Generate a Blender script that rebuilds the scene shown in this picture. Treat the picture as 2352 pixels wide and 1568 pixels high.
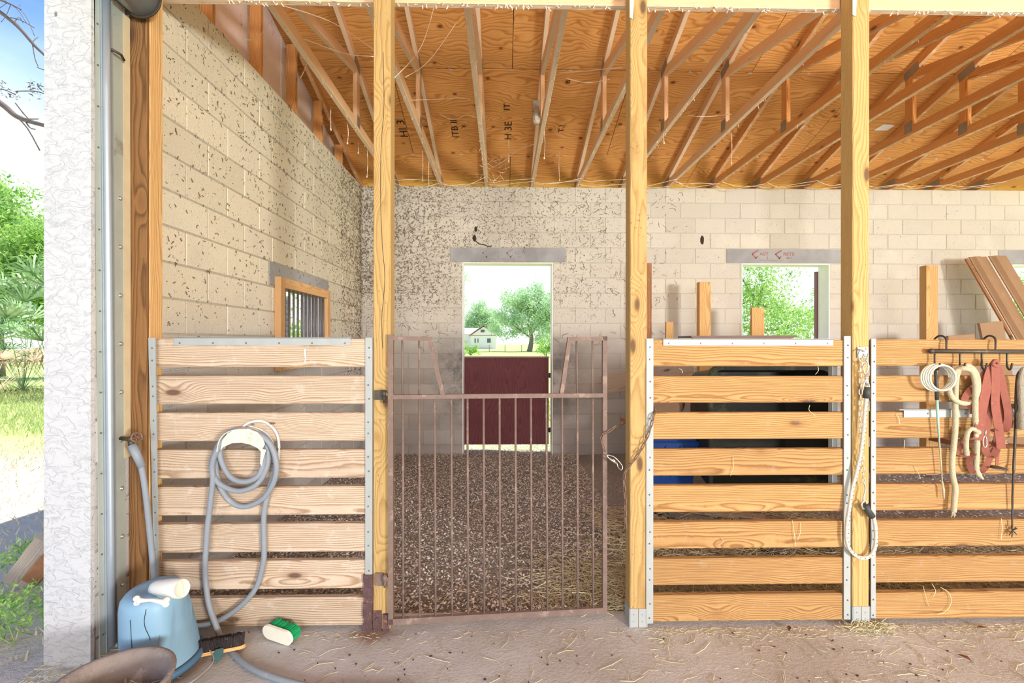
import bpy, math, random
import numpy as np
from mathutils import Vector, Matrix
random.seed(7); RNG = np.random.default_rng(11)
for o in list(bpy.data.objects): bpy.data.objects.remove(o)
SC = bpy.context.scene
COL = SC.collection
# ---------------------------------------------------------------- camera, world, sun, added fill lights, exposure
FPX, CX, CY, EYE = 1050.0, 1176.0, 784.0, 1.48
YAW, ROLL = math.radians(-1.1), math.radians(0.05)
CAMROT = Matrix.Rotation(YAW, 3, 'Z') @ Matrix.Rotation(math.pi/2, 3, 'X') @ Matrix.Rotation(ROLL, 3, 'Z')
cam_data = bpy.data.cameras.new('camera'); cam = bpy.data.objects.new('camera', cam_data); COL.objects.link(cam)
cam_data.sensor_width = 36.0; cam_data.lens = FPX*36.0/2352.0; cam_data.clip_start = 0.05; cam_data.clip_end = 600
cam.matrix_world = Matrix.Translation((0, 0, EYE)) @ CAMROT.to_4x4()
SC.camera = cam
SC.view_settings.view_transform = 'Standard'; SC.view_settings.look = 'None'
SC.view_settings.gamma = 1.0; SC.view_settings.use_curve_mapping = False
SC.view_settings.exposure = -0.13

world = bpy.data.worlds.new('sky'); SC.world = world; world.use_nodes = True
wt = world.node_tree; wt.nodes.clear()
def wn(t): return wt.nodes.new(t)
_tc = wn('ShaderNodeTexCoord'); _sep = wn('ShaderNodeSeparateXYZ'); wt.links.new(_tc.outputs['Generated'], _sep.inputs[0])
_nz = wn('ShaderNodeTexNoise'); _nz.inputs['Scale'].default_value = 2.2; _nz.inputs['Detail'].default_value = 6
_mp = wn('ShaderNodeMapping'); _mp.inputs['Scale'].default_value = (1, 1, 2.6); wt.links.new(_tc.outputs['Generated'], _mp.inputs[0]); wt.links.new(_mp.outputs[0], _nz.inputs['Vector'])
_ma = wn('ShaderNodeMath'); _ma.operation = 'MULTIPLY_ADD'; _ma.inputs[1].default_value = 0.30; _ma.inputs[2].default_value = -0.15
wt.links.new(_nz.outputs['Fac'], _ma.inputs[0])
_ad = wn('ShaderNodeMath'); _ad.operation = 'ADD'; wt.links.new(_sep.outputs['Z'], _ad.inputs[0]); wt.links.new(_ma.outputs[0], _ad.inputs[1])
_rp = wn('ShaderNodeValToRGB'); _cr = _rp.color_ramp
_cr.elements[0].position = 0.0; _cr.elements[0].color = (0.94, 0.96, 1.0, 1)
_cr.elements[1].position = 0.24; _cr.elements[1].color = (0.86, 0.93, 1.0, 1)
for p, c in ((0.36, (0.40, 0.58, 0.95, 1)), (0.47, (0.12, 0.28, 0.70, 1)), (0.9, (0.07, 0.20, 0.56, 1))):
    e = _cr.elements.new(p); e.color = c
wt.links.new(_ad.outputs[0], _rp.inputs[0])
_bg = wn('ShaderNodeBackground'); _bg.inputs['Strength'].default_value = 1.7; wt.links.new(_rp.outputs[0], _bg.inputs[0])
_wo = wn('ShaderNodeOutputWorld'); wt.links.new(_bg.outputs[0], _wo.inputs[0])

def lamp(name, kind, loc, target, energy, color, **kw):
    d = bpy.data.lights.new(name, kind); d.energy = energy; d.color = color
    for k, v in kw.items(): setattr(d, k, v)
    o = bpy.data.objects.new(name, d); COL.objects.link(o); o.location = loc
    o.rotation_euler = (Vector(target)-Vector(loc)).to_track_quat('-Z', 'Y').to_euler()
    return o
lamp('sun', 'SUN', (9, 3, 20), (0, 0, 0), 9.0, (1.0, 0.95, 0.86), angle=0.01)
lamp('fill_light', 'AREA', (5.4, -5.0, 1.5), (1.2, 5.2, 2.4), 960, (0.99, 0.97, 0.95), shape='RECTANGLE', size=1.2, size_y=1.0)  # unseen fill added behind the camera at right, brightens stalls and roof
lamp('fill_light', 'AREA', (-0.1, -6.0, 2.3), (-0.3, 5.0, 1.5), 370, (0.92, 0.97, 1.0), shape='RECTANGLE', size=2.8, size_y=1.6)  # second added fill behind the camera, wider and softer, no fixture

# ---------------------------------------------------------------- measuring helpers (pixel of the 2352x1568 frame -> place in the barn)
CAMP = Vector((0, 0, EYE))
def ray(px, py): return CAMROT @ Vector(((px-CX)/FPX, (CY-py)/FPX, -1.0))
def PY(px, py, Y):
    d = ray(px, py); return CAMP + d*(Y/d.y)
def PX(px, py, X):
    d = ray(px, py); return CAMP + d*(X/d.x)
def PZ(px, py, Z):
    d = ray(px, py); return CAMP + d*((Z-EYE)/d.z)

# ---------------------------------------------------------------- material graph helpers
class G:
    def __init__(s, name):
        s.m = bpy.data.materials.new(name); s.m.use_nodes = True; s.t = s.m.node_tree; s.t.nodes.clear()
        s.out = s.n('ShaderNodeOutputMaterial'); s.b = s.n('ShaderNodeBsdfPrincipled'); s.l(s.b.outputs[0], s.out.inputs[0])
    def n(s, t, **k):
        x = s.t.nodes.new(t)
        for a, b in k.items(): setattr(x, a, b)
        return x
    def l(s, a, b): s.t.links.new(a, b)
    def put(s, sock, v):
        if hasattr(v, 'links'): s.l(v, sock)
        elif isinstance(v, (tuple, list)) and len(v) == 3 and sock.type == 'RGBA': sock.default_value = (*v, 1)
        else: sock.default_value = v
    def math(s, op, a, b=0.0, c=None, clamp=False):
        x = s.n('ShaderNodeMath', operation=op, use_clamp=clamp); s.put(x.inputs[0], a); s.put(x.inputs[1], b)
        if c is not None: s.put(x.inputs[2], c)
        return x.outputs[0]
    def mix(s, f, a, b, mode='MIX'):
        x = s.n('ShaderNodeMix', data_type='RGBA', blend_type=mode); s.put(x.inputs[0], f); s.put(x.inputs[6], a); s.put(x.inputs[7], b)
        return x.outputs[2]
    def ramp(s, f, stops):
        x = s.n('ShaderNodeValToRGB'); r = x.color_ramp
        for i, (p, c) in enumerate(stops):
            if isinstance(c, (int, float)): c = (c, c, c)
            e = r.elements[i] if i < 2 else r.elements.new(p)
            e.position = p; e.color = (*c, 1)
        s.put(x.inputs[0], f); return x.outputs[0]
    def noise(s, v, scale, detail=3, rough=0.55, col=False, dist=0.0):
        x = s.n('ShaderNodeTexNoise'); 
        if v is not None: s.l(v, x.inputs['Vector'])
        x.inputs['Scale'].default_value = scale; x.inputs['Detail'].default_value = detail; x.inputs['Roughness'].default_value = rough
        x.inputs['Distortion'].default_value = dist
        return x.outputs['Color' if col else 'Fac']
    def voro(s, v, scale, feature='F1', out='Distance', rnd=1.0):
        x = s.n('ShaderNodeTexVoronoi', feature=feature); s.l(v, x.inputs['Vector']); x.inputs['Scale'].default_value = scale
        x.inputs['Randomness'].default_value = rnd
        return x.outputs[out]
    def vmath(s, op, a, b):
        x = s.n('ShaderNodeVectorMath', operation=op); s.put(x.inputs[0], a); s.put(x.inputs[1], b); return x.outputs[0]
    def vscale(s, v, k): return s.vmath('MULTIPLY', v, k)
    def xyz(s, v):
        x = s.n('ShaderNodeSeparateXYZ'); s.l(v, x.inputs[0]); return x.outputs
    def comb(s, a, b, c):
        x = s.n('ShaderNodeCombineXYZ'); s.put(x.inputs[0], a); s.put(x.inputs[1], b); s.put(x.inputs[2], c); return x.outputs[0]
    def obj(s): return s.n('ShaderNodeTexCoord').outputs['Object']
    def pos(s): return s.n('ShaderNodeNewGeometry').outputs['Position']
    def rnd(s): return s.n('ShaderNodeObjectInfo').outputs['Random']
    def island(s): return s.n('ShaderNodeNewGeometry').outputs['Random Per Island']
    def smooth(s, x, a, b):   # 0 at a, 1 at b
        m = s.n('ShaderNodeMapRange', interpolation_type='SMOOTHSTEP'); s.put(m.inputs[0], x); m.inputs[1].default_value = a; m.inputs[2].default_value = b
        return m.outputs[0]
    def done(s, col, rough=0.8, metal=0.0, bump=None, dist=0.002, spec=0.3):
        s.put(s.b.inputs['Base Color'], col); s.put(s.b.inputs['Roughness'], rough); s.put(s.b.inputs['Metallic'], metal)
        s.b.inputs['Specular IOR Level'].default_value = spec
        if bump is not None:
            x = s.n('ShaderNodeBump'); x.inputs['Distance'].default_value = dist; x.inputs['Strength'].default_value = 1.0
            s.put(x.inputs['Height'], bump); s.l(x.outputs[0], s.b.inputs['Normal'])
        return s.m

def wood(name, light, dark, ring=55.0, knot=(0.10, 0.05, 0.03), dust=None, dustamt=0.0, rough=0.75, flecks=0.0, grain=0.75, vari=0.18, under=False, ply=False):
    g = G(name); p = g.obj(); r = g.rnd()
    r2 = g.math('FRACT', g.math('MULTIPLY', r, 17.3)); r3 = g.math('FRACT', g.math('MULTIPLY', r, 91.7))
    off = g.comb(g.math('MULTIPLY', r, 53.0), g.math('MULTIPLY_ADD', r2, 0.16, -0.08), g.math('MULTIPLY_ADD', r3, 0.10, 0.02))
    q = g.vmath('ADD', p, off)
    wob = g.noise(g.vscale(q, (0.9, 4.0, 4.0) if not ply else (0.9, 2.4, 2.4)), 1.5, 2, 0.5, col=True)
    wob = g.vscale(g.vmath('SUBTRACT', wob, (0.5, 0.5, 0.5)), (0, 0.06, 0.06) if not ply else (0, 0.4, 0.4))
    q2 = g.vmath('ADD', q, wob)
    # knots: bend the rings and darken
    kv = g.vscale(q, (1.0, 2.6, 2.6)); kd = g.voro(kv if not ply else g.vscale(q, (1.0, 1.4, 1.4)), 2.2 if not ply else 3.6)
    kn = g.smooth(kd, 0.115, 0.055)
    bend = g.math('MULTIPLY', g.smooth(kd, 0.42, 0.05), 0.022)
    q2 = g.vmath('ADD', q2, g.comb(0.0, bend, bend))
    w = g.n('ShaderNodeTexWave', wave_type='RINGS', rings_direction='X', wave_profile='SAW'); g.l(q2, w.inputs['Vector'])
    w.inputs['Scale'].default_value = ring; w.inputs['Distortion'].default_value = 0.9; w.inputs['Detail'].default_value = 2; w.inputs['Detail Scale'].default_value = 0.6
    band = g.ramp(w.outputs['Fac'], ((0.0, 0.0), (0.5, 0.25), (0.84, 1.0), (1.0, 0.15)))
    fib = g.noise(g.vscale(q, (6, 170, 170)), 1.0, 3, 0.6)
    f = g.math('MULTIPLY', band, grain); f = g.math('ADD', f, g.math('MULTIPLY_ADD', fib, 0.9, -0.38), clamp=True)
    c = g.mix(f, light, dark)
    tone = g.math('MULTIPLY_ADD', g.math('ADD', r, g.noise(g.vscale(q, (1.5, 5, 5)), 1.0, 2)), vari, 1.0-vari)
    c = g.mix(1.0, c, g.comb(tone, tone, tone), 'MULTIPLY')
    c = g.mix(g.math('MULTIPLY', g.smooth(kd, 0.2, 0.08), 0.45), c, dark)
    c = g.mix(g.math('MULTIPLY', kn, 0.85), c, knot)
    P = g.pos()
    if flecks:
        fl = g.smooth(g.math('ADD', g.voro(g.vmath('ADD', P, g.vscale(g.noise(P, 30, 2, col=True), (.03, .03, .03))), 42), g.math('MULTIPLY', g.noise(P, 5, 2), 0.5)), 0.36, 0.30)
        c = g.mix(g.math('MULTIPLY', fl, flecks), c, (0.16, 0.10, 0.05))
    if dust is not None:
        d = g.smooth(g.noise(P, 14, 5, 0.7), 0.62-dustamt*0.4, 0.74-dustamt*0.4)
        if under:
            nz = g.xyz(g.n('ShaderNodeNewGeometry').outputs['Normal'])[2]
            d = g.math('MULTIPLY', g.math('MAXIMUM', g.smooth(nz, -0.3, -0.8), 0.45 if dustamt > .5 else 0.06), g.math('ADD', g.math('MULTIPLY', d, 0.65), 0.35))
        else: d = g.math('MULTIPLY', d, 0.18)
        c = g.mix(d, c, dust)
    return g.done(c, rough, bump=g.math('ADD', g.math('MULTIPLY', f, -0.6), g.math('MULTIPLY', kn, -0.8)), dist=0.0016)

MT = {}
MT['post'] = wood('post wood', (0.53, 0.36, 0.14), (0.33, 0.19, 0.06), 46, flecks=0.55, grain=0.7)
MT['post_dark'] = wood('old shaded post wood', (0.25, 0.125, 0.045), (0.085, 0.038, 0.014), 34, flecks=0.2, vari=0.25)
MT['board'] = wood('stall board', (0.48, 0.285, 0.108), (0.25, 0.115, 0.034), 40, grain=.95, flecks=0.25, dust=(0.42, 0.38, 0.36), dustamt=0.1, vari=0.22)
MT['board_pale'] = wood('weathered stall board', (0.60, 0.48, 0.355), (0.33, 0.21, 0.12), 40, grain=.95, flecks=0.1, dust=(0.80, 0.75, 0.68), dustamt=0.2, vari=0.16)
MT['truss'] = wood('truss timber', (0.78, 0.40, 0.14), (0.42, 0.17, 0.04), 45, grain=.9, dust=(0.90, 0.70, 0.46), dustamt=0.25, under=True, flecks=0.15)
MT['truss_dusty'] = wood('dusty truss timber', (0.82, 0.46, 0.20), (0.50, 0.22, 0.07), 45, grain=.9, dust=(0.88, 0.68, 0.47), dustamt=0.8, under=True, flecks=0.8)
MT['ply'] = wood('roof plywood', (0.84, 0.44, 0.14), (0.50, 0.18, 0.035), 10, ply=True, flecks=0.25, grain=0.75, vari=0.2, knot=(0.13, 0.045, 0.015))
MT['frame_wood'] = wood('window frame wood', (0.80, 0.50, 0.24), (0.58, 0.30, 0.11), 40, flecks=0.9)
MT['scrap'] = wood('scrap timber', (0.72, 0.45, 0.19), (0.45, 0.22, 0.07), 40, dust=(0.5, 0.42, 0.33), dustamt=0.1)
MT['scrap_dark'] = wood('dark scrap timber', (0.42, 0.20, 0.09), (0.22, 0.09, 0.04), 40, dust=(0.45, 0.36, 0.28), dustamt=0.1)
MT['scrap_grey'] = wood('grey scrap timber', (0.52, 0.44, 0.36), (0.33, 0.27, 0.22), 40, dust=(0.6, 0.55, 0.5), dustamt=0.2)
MT['maroon'] = wood('maroon plywood', (0.19, 0.062, 0.072), (0.11, 0.034, 0.042), 9, ply=True, grain=0.6, dust=(0.30, 0.24, 0.20), dustamt=0.02, knot=(0.06, .02, .02))

def plain(name, c, rough=0.7, metal=0.0, var=0.15, scale=12, dirt=None, amt=0.0, bump=0.3, dist=0.002, spec=0.3):
    g = G(name); P = g.obj(); n = g.noise(P, scale, 5, 0.6)
    t = g.math('MULTIPLY_ADD', n, 2*var, 1-var); col = g.mix(1.0, c, g.comb(t, t, t), 'MULTIPLY')
    if dirt is not None:
        d = g.smooth(g.noise(P, scale*0.7, 6, 0.7), 0.66-amt*0.4, 0.76-amt*0.4); col = g.mix(g.math('MULTIPLY', d, 0.8), col, dirt)
    return g.done(col, rough, metal, bump=g.math('MULTIPLY', g.noise(P, scale*5, 4), bump), dist=dist, spec=spec)

def walls(name, cream, grey, left=False):
    g = G(name); P = g.pos(); x, y, z = g.xyz(P); r = g.rnd()
    n = g.noise(P, 1.3, 4, 0.6); fine = g.noise(P, 90, 3, 0.7)
    c = g.mix(g.smooth(g.math('ADD', n, g.math('MULTIPLY_ADD', r, 0.7, -0.35)), 0.38, 0.72), cream, grey)
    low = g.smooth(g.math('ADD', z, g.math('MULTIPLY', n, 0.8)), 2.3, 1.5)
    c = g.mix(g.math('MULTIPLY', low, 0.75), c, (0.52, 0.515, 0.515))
    t = g.math('MULTIPLY_ADD', r, 0.26, 0.84); t = g.math('MULTIPLY', t, g.math('MULTIPLY_ADD', fine, 0.3, 0.85))
    c = g.mix(1.0, c, g.comb(t, t, t), 'MULTIPLY')
    # grime: mud-dauber dabs and dried cobweb squiggles, thick towards the corner
    dis = g.vmath('ADD', P, g.vscale(g.vmath('SUBTRACT', g.noise(P, 9, 4, 0.7, col=True), (.5, .5, .5)), (0.16, 0.16, 0.16)))
    edge = g.voro(dis, 7.0, 'DISTANCE_TO_EDGE')
    if left:
        mask = g.math('ADD', g.smooth(y, 4.5, 5.9), g.math('MULTIPLY', g.smooth(z, 2.0, 3.5), 0.35))
        mask = g.math('MULTIPLY', mask, g.smooth(z, 0.9, 1.7))
    else:
        mask = g.math('MULTIPLY', g.math('ADD', g.math('MULTIPLY', g.smooth(x, 2.6, 0.2), 0.75), g.math('MULTIPLY_ADD', g.smooth(x, 0.0, -1.7), 0.6, 0.15)), g.smooth(z, 1.3, 2.3))
    patch = g.math('MULTIPLY', g.noise(P, 4.5, 3), mask)
    sq = g.math('MULTIPLY', g.smooth(edge, 0.035, 0.008), g.smooth(patch, 0.34, 0.50))
    d1 = g.math('ADD', g.voro(g.vmath('ADD', dis, (3.1, 1.7, 0.4)), 30), g.math('MULTIPLY', g.math('SUBTRACT', 0.85, mask), 0.22 if not left else 0.14))
    d1 = g.math('ADD', d1, g.math('MULTIPLY', g.noise(P, 7, 2), 0.25))
    dab = g.smooth(d1, 0.40, 0.31)
    c = g.mix(g.math('MULTIPLY', sq, 0.34), c, (0.24, 0.16, 0.10))
    c = g.mix(g.math('MULTIPLY', dab, 0.75), c, (0.19, 0.12, 0.07))
    if not left:   # black soot-like mould low beside the doorway
        dx = g.math('ABSOLUTE', g.math('SUBTRACT', x, 0.05)); s = g.math('MULTIPLY', g.smooth(dx, 1.25, 0.62), g.math('MULTIPLY', g.smooth(z, 1.75, 1.2), g.smooth(z, 0.15, 0.7)))
        s = g.math('MULTIPLY', s, g.smooth(g.noise(P, 3.0, 5, 0.7), 0.36, 0.62)); c = g.mix(g.math('MULTIPLY', s, 0.7), c, (0.085, 0.08, 0.085))
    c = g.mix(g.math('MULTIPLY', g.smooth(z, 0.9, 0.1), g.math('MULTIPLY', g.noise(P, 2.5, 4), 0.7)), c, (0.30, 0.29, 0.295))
    return g.done(c, 0.92, bump=g.math('ADD', fine, g.math('MULTIPLY', dab, 1.5)), dist=0.004, spec=0.15)
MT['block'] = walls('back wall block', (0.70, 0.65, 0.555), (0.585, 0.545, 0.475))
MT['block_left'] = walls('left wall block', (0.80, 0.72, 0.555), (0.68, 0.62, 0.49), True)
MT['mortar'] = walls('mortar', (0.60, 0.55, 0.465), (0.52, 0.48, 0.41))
MT['mortar_left'] = walls('left wall mortar', (0.52, 0.465, 0.36), (0.46, 0.41, 0.32), True)
g = G('cast lintel'); P = g.pos(); n = g.noise(P, 2.2, 4); c = g.mix(g.smooth(n, .35, .7), (0.42, 0.42, 0.43), (0.30, 0.30, 0.30))
MT['lintel'] = g.done(c, 0.9, bump=g.noise(P, 70, 3), dist=0.003)
g = G('stucco'); P = g.pos(); n = g.noise(P, 2.0, 3)
rid = g.noise(g.vscale(P, (1, 1, 1.7)), 17, 5, 0.6, dist=0.8)
rdg = g.smooth(g.math('ABSOLUTE', g.math('SUBTRACT', rid, 0.5)), 0.0, 0.02)
dab = g.smooth(g.math('ADD', g.voro(g.vscale(P, (1, 1, .55)), 16), g.math('MULTIPLY', g.smooth(g.xyz(P)[2], 3.2, 2.3), .3)), 0.2, 0.12)
c = g.mix(n, (0.60, 0.60, 0.59), (0.50, 0.52, 0.53)); c = g.mix(g.math('MULTIPLY', g.smooth(g.xyz(P)[2], 0.35, 0.0), .5), c, (0.45, 0.40, 0.34)); c = g.mix(g.math('MULTIPLY', dab, .8), c, (.16, .13, .10))
MT['stucco'] = g.done(c, 0.9, bump=g.math('ADD', g.smooth(rid, .42, .56), g.math('MULTIPLY', g.noise(P, 60, 3), .5)), dist=0.0024, spec=0.2)
g = G('concrete floor'); P = g.pos(); n = g.noise(P, 1.8, 6, 0.6); n2 = g.noise(P, 60, 4, 0.7)
c = g.mix(g.smooth(n, .3, .75), (0.42, 0.405, 0.38), (0.56, 0.565, 0.565)); c = g.mix(g.math('MULTIPLY', g.smooth(n2, .5, .75), .35), c, (0.30, 0.26, 0.22))
c = g.mix(g.math('MULTIPLY', g.smooth(g.noise(P, 5, 5, .7), .55, .75), .35), c, (0.66, 0.63, 0.58))
c = g.mix(g.math('MULTIPLY', g.smooth(g.voro(P, 9), .12, .03), .5), c, (0.2, 0.17, 0.14))
rx, ry, rz = g.xyz(P); rd = g.math('ADD', g.math('ABSOLUTE', g.math('ADD', rx, .66)), g.math('MULTIPLY', g.math('ABSOLUTE', g.math('SUBTRACT', ry, 2.33)), 1.6))
c = g.mix(g.math('MULTIPLY', g.smooth(g.math('ADD', rd, g.math('MULTIPLY', n, .2)), .30, .12), .75), c, (0.22, 0.10, 0.045))
MT['concrete'] = g.done(c, 0.85, bump=g.math('ADD', n2, g.math('MULTIPLY', n, 2)), dist=0.004, spec=0.2)
g = G('bedding soil'); P = g.pos(); n = g.noise(P, 1.5, 5, .6); n2 = g.noise(g.vscale(P, (1, 1.6, 1)), 55, 4, .75)
c = g.mix(g.smooth(n2, .35, .68), (0.24, 0.215, 0.21), (0.68, 0.63, 0.60)); c = g.mix(g.math('MULTIPLY', g.smooth(n, .42, .65), .6), c, (0.33, 0.32, 0.34))
MT['bedding'] = g.done(c, 0.95, bump=n2, dist=0.02, spec=0.1)
def isl(name, cols, rough=0.85, trans=0.0):
    g = G(name); c = g.ramp(g.island(), [(i/(len(cols)-1), k) for i, k in enumerate(cols)]); g.done(c, rough, spec=0.2)
    if trans:
        t = g.n('ShaderNodeBsdfTranslucent'); g.l(c, t.inputs[0]); m = g.n('ShaderNodeMixShader'); m.inputs[0].default_value = trans
        g.l(g.b.outputs[0], m.inputs[1]); g.l(t.outputs[0], m.inputs[2]); g.l(m.outputs[0], g.out.inputs[0])
    return g.m
MT['chips'] = isl('wood shavings', [(0.88, 0.80, 0.71), (0.50, 0.42, 0.36), (0.80, 0.76, 0.73), (0.34, 0.30, 0.30), (0.92, 0.89, 0.85), (0.62, 0.59, 0.58)])
MT['hay'] = isl('hay', [(0.76, 0.68, 0.42), (0.58, 0.52, 0.30), (0.84, 0.76, 0.54), (0.48, 0.40, 0.22)])
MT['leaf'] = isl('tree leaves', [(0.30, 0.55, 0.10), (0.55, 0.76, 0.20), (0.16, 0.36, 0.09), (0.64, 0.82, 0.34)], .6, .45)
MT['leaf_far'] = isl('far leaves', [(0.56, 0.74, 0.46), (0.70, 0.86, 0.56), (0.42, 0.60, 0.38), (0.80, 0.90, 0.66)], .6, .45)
MT['palm'] = isl('palm blades', [(0.16, 0.32, 0.10), (0.34, 0.48, 0.22), (0.08, 0.18, 0.06), (0.55, 0.62, 0.42)], .45, .25)
MT['palm_dead'] = isl('dead palm blades', [(0.62, 0.44, 0.26), (0.75, 0.58, 0.40), (0.34, 0.22, 0.10)], .7, .25)
MT['grass'] = isl('grass', [(0.40, 0.52, 0.14), (0.56, 0.64, 0.28), (0.66, 0.62, 0.36), (0.30, 0.44, 0.10)], .7, .35)
MT['straw_grass'] = isl('dry grass', [(0.62, 0.52, 0.36), (0.72, 0.63, 0.46), (0.44, 0.40, 0.22)], .8, .2)
g = G('yard'); P = g.pos(); n = g.noise(P, .35, 5, .6); n2 = g.noise(P, 9, 5, .7)
c = g.mix(n2, (0.34, 0.48, 0.12), (0.56, 0.62, 0.26)); yx, yy, yz = g.xyz(P)
dry = g.smooth(g.math('ADD', yy, g.math('MULTIPLY', n, 3.0)), 9.2, 6.8)
c = g.mix(g.math('MULTIPLY', dry, g.smooth(yx, 1.2, -1.2)), c, g.mix(n2, (0.50, 0.42, 0.32), (0.72, 0.62, 0.48)))
MT['yard'] = g.done(c, .95, bump=n2, dist=.03, spec=.1)
MT['daylit_render'] = plain('daylit white render', (0.86, 0.86, 0.85), .9, 0, .06, 8)  # white stucco of the reveals, lightened to put bright daylight into its colour
MT['galv'] = plain('galvanised steel', (0.38, 0.405, 0.39), .6, .2, .12, 14, (0.42, 0.40, 0.34), .12, .1)
MT['galv_blue'] = plain('blue grey steel', (0.42, 0.48, 0.54), .35, .5, .10, 6, (0.35, 0.34, 0.32), .08, .1)
MT['galv_paint'] = plain('greenish steel plate', (0.47, 0.52, 0.47), .55, .3, .2, 5, (0.30, 0.28, 0.24), .2, .1)
MT['bronze'] = plain('painted tan strip', (0.62, 0.52, 0.34), .6, 0, .2, 9)
MT['rust'] = plain('rusty gate steel', (0.20, 0.14, 0.115), .75, .15, .3, 22, (0.32, 0.24, 0.19), .3, .6)
MT['rust_dark'] = plain('dark flaking rust', (0.13, 0.075, 0.075), .85, .1, .5, 26, (0.34, 0.16, 0.08), .3, 1.6, .006)
MT['screw'] = plain('screw head', (0.20, 0.17, 0.15), .5, .6)
MT['hole'] = plain('dark gap', (0.03, 0.028, 0.025), .9)
MT['chain_rust'] = plain('rusty chain', (0.21, 0.13, 0.09), .6, .4, .4, 60)
MT['chrome'] = plain('zinc plated steel', (0.72, 0.70, 0.64), .28, .85, .15, 30, (0.4, 0.3, 0.15), .15)
MT['iron'] = plain('dark wrought iron', (0.085, 0.07, 0.055), .5, .5, .3, 40, (0.2, 0.14, .09), .2)
MT['hose'] = plain('grey hose rubber', (0.25, 0.28, 0.31), .45, 0, .12, 10, (0.38, 0.38, 0.37), .12, .1)
MT['holder'] = plain('grey white plastic', (0.62, 0.63, 0.62), .5, 0, .15, 10, (0.5, 0.48, 0.38), .15)
MT['holder_dirty'] = plain('dirty cream plastic', (0.66, 0.64, 0.52), .6, 0, .2, 14, (0.42, 0.37, 0.26), .22)
MT['tub_blue'] = plain('faded blue plastic', (0.22, 0.38, 0.50), .4, 0, .18, 5, (0.45, 0.50, 0.50), .14, .2)
MT['tub_blue_dark'] = plain('blue inner plastic', (0.07, 0.15, 0.24), .5, 0, .15, 6)
MT['milk'] = plain('milky plastic', (0.80, 0.79, 0.70), .4, 0, .08, 8)
MT['bone'] = plain('bone', (0.88, 0.82, 0.68), .6, 0, .12, 14)
MT['bristle_dark'] = plain('dark bristles', (0.075, 0.06, 0.06), .8, 0, .5, 120, (0.3, 0.27, 0.24), .15, 2, .004)
MT['bristle_green'] = plain('green bristles', (0.01, 0.38, 0.13), .5, 0, .4, 90, None, 0, 1, .003)
MT['brush_cream'] = plain('cream brush back', (0.84, 0.80, 0.66), .55, 0, .08, 20, (0.55, 0.47, 0.34), .05)
MT['strap_green'] = plain('dark green strap', (0.045, 0.12, 0.12), .6)
MT['rubber'] = plain('dusty brown rubber', (0.26, 0.215, 0.185), .85, 0, .3, 14, (0.45, 0.38, 0.32), .25, 1.2, .004)
MT['black'] = plain('black plastic', (0.025, 0.025, 0.027), .45, 0, .3, 8, (0.15, 0.15, 0.12), .1)
MT['trough'] = plain('mossy black plastic', (0.030, 0.036, 0.034), .45, 0, .4, 4, (0.10, 0.12, 0.06), .28, 1)
MT['tote'] = plain('blue tote plastic', (0.03, 0.12, 0.50), .4, 0, .12, 5)
MT['rope'] = plain('cream rope', (0.76, 0.69, 0.47), .9, 0, .2, 70, (0.5, 0.42, 0.25), .1, 2.5, .004)
MT['rope_white'] = plain('white rope', (0.80, 0.76, 0.64), .85, 0, .15, 60, (0.15, 0.12, 0.09), .08, 2.0, .003)
MT['cable'] = plain('greenish white cable', (0.70, 0.72, 0.60), .45, 0, .1, 30, (0.45, 0.45, 0.35), .12)
MT['webbing'] = plain('faded red webbing', (0.29, 0.10, 0.072), .9, 0, .25, 30, (0.62, 0.30, 0.25), .1, .6)
MT['green_cord'] = plain('pale green cord', (0.35, 0.56, 0.46), .6)
MT['tape'] = plain('black tape', (0.05, 0.055, 0.05), .5, 0, .3, 60)
MT['fleece'] = plain('cream fleece', (0.78, 0.72, 0.56), .95, 0, .2, 60, None, 0, 3, .01)
MT['tan_panel'] = plain('tan painted panel', (0.36, 0.225, 0.125), .7, 0, .15, 6, (0.46, 0.34, 0.24), .12)
MT['brown_sheet'] = plain('brown sheet', (0.20, 0.13, 0.10), .5, 0, .2, 4)
MT['concrete_slab'] = plain('grey slab', (0.22, 0.215, 0.22), .9, 0, .2, 8)
MT['web'] = plain('cobweb', (0.86, 0.72, 0.58), .95, 0, .1, 30)
MT['mud'] = plain('mud nest', (0.10, 0.07, 0.045), .95, 0, .4, 50, None, 0, 2, .01)
MT['debris'] = plain('dried brown debris', (0.22, 0.145, 0.085), .95, 0, .3, 50)
MT['letter_red'] = plain('red lettering', (0.40, 0.13, 0.12), .9, 0, .35, 60)
MT['letter_faint'] = plain('faint lettering', (0.34, 0.30, 0.31), .9, 0, .2, 60)
MT['letter_dark'] = plain('dark stamp', (0.05, 0.022, 0.012), .9, 0, .5, 60)
MT['gusset'] = plain('truss plate', (0.33, 0.32, 0.29), .5, .6, .2, 20)
MT['siding'] = plain('gable sheathing', (0.93, 0.83, 0.80), .85, 0, .15, 6, (0.35, 0.22, 0.18), .10)
MT['paper'] = plain('white paper', (0.85, 0.85, 0.83), .8)
MT['paper_label'] = plain('torn tan label', (0.56, 0.45, 0.33), .85, 0, .4, 26, (0.35, 0.12, 0.09), .2)
MT['porcelain'] = plain('lamp socket', (0.50, 0.44, 0.36), .5, 0, .3, 40)
MT['glass_jar'] = plain('dusty glass', (0.80, 0.78, 0.72), .2)
MT['white_wall'] = plain('white siding', (0.86, 0.80, 0.80), .8, 0, .05, 1)
MT['house_trim'] = plain('house trim', (0.40, 0.22, 0.22), .8, 0, .05, 1)
MT['house_roof'] = plain('house roof', (0.60, 0.56, 0.58), .8, 0, .1, 1)
MT['house_glass'] = plain('house window', (0.12, 0.13, 0.14), .2)
MT['bark'] = plain('bark', (0.30, 0.24, 0.18), .95, 0, .35, 9, None, 0, 2, .02)
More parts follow.
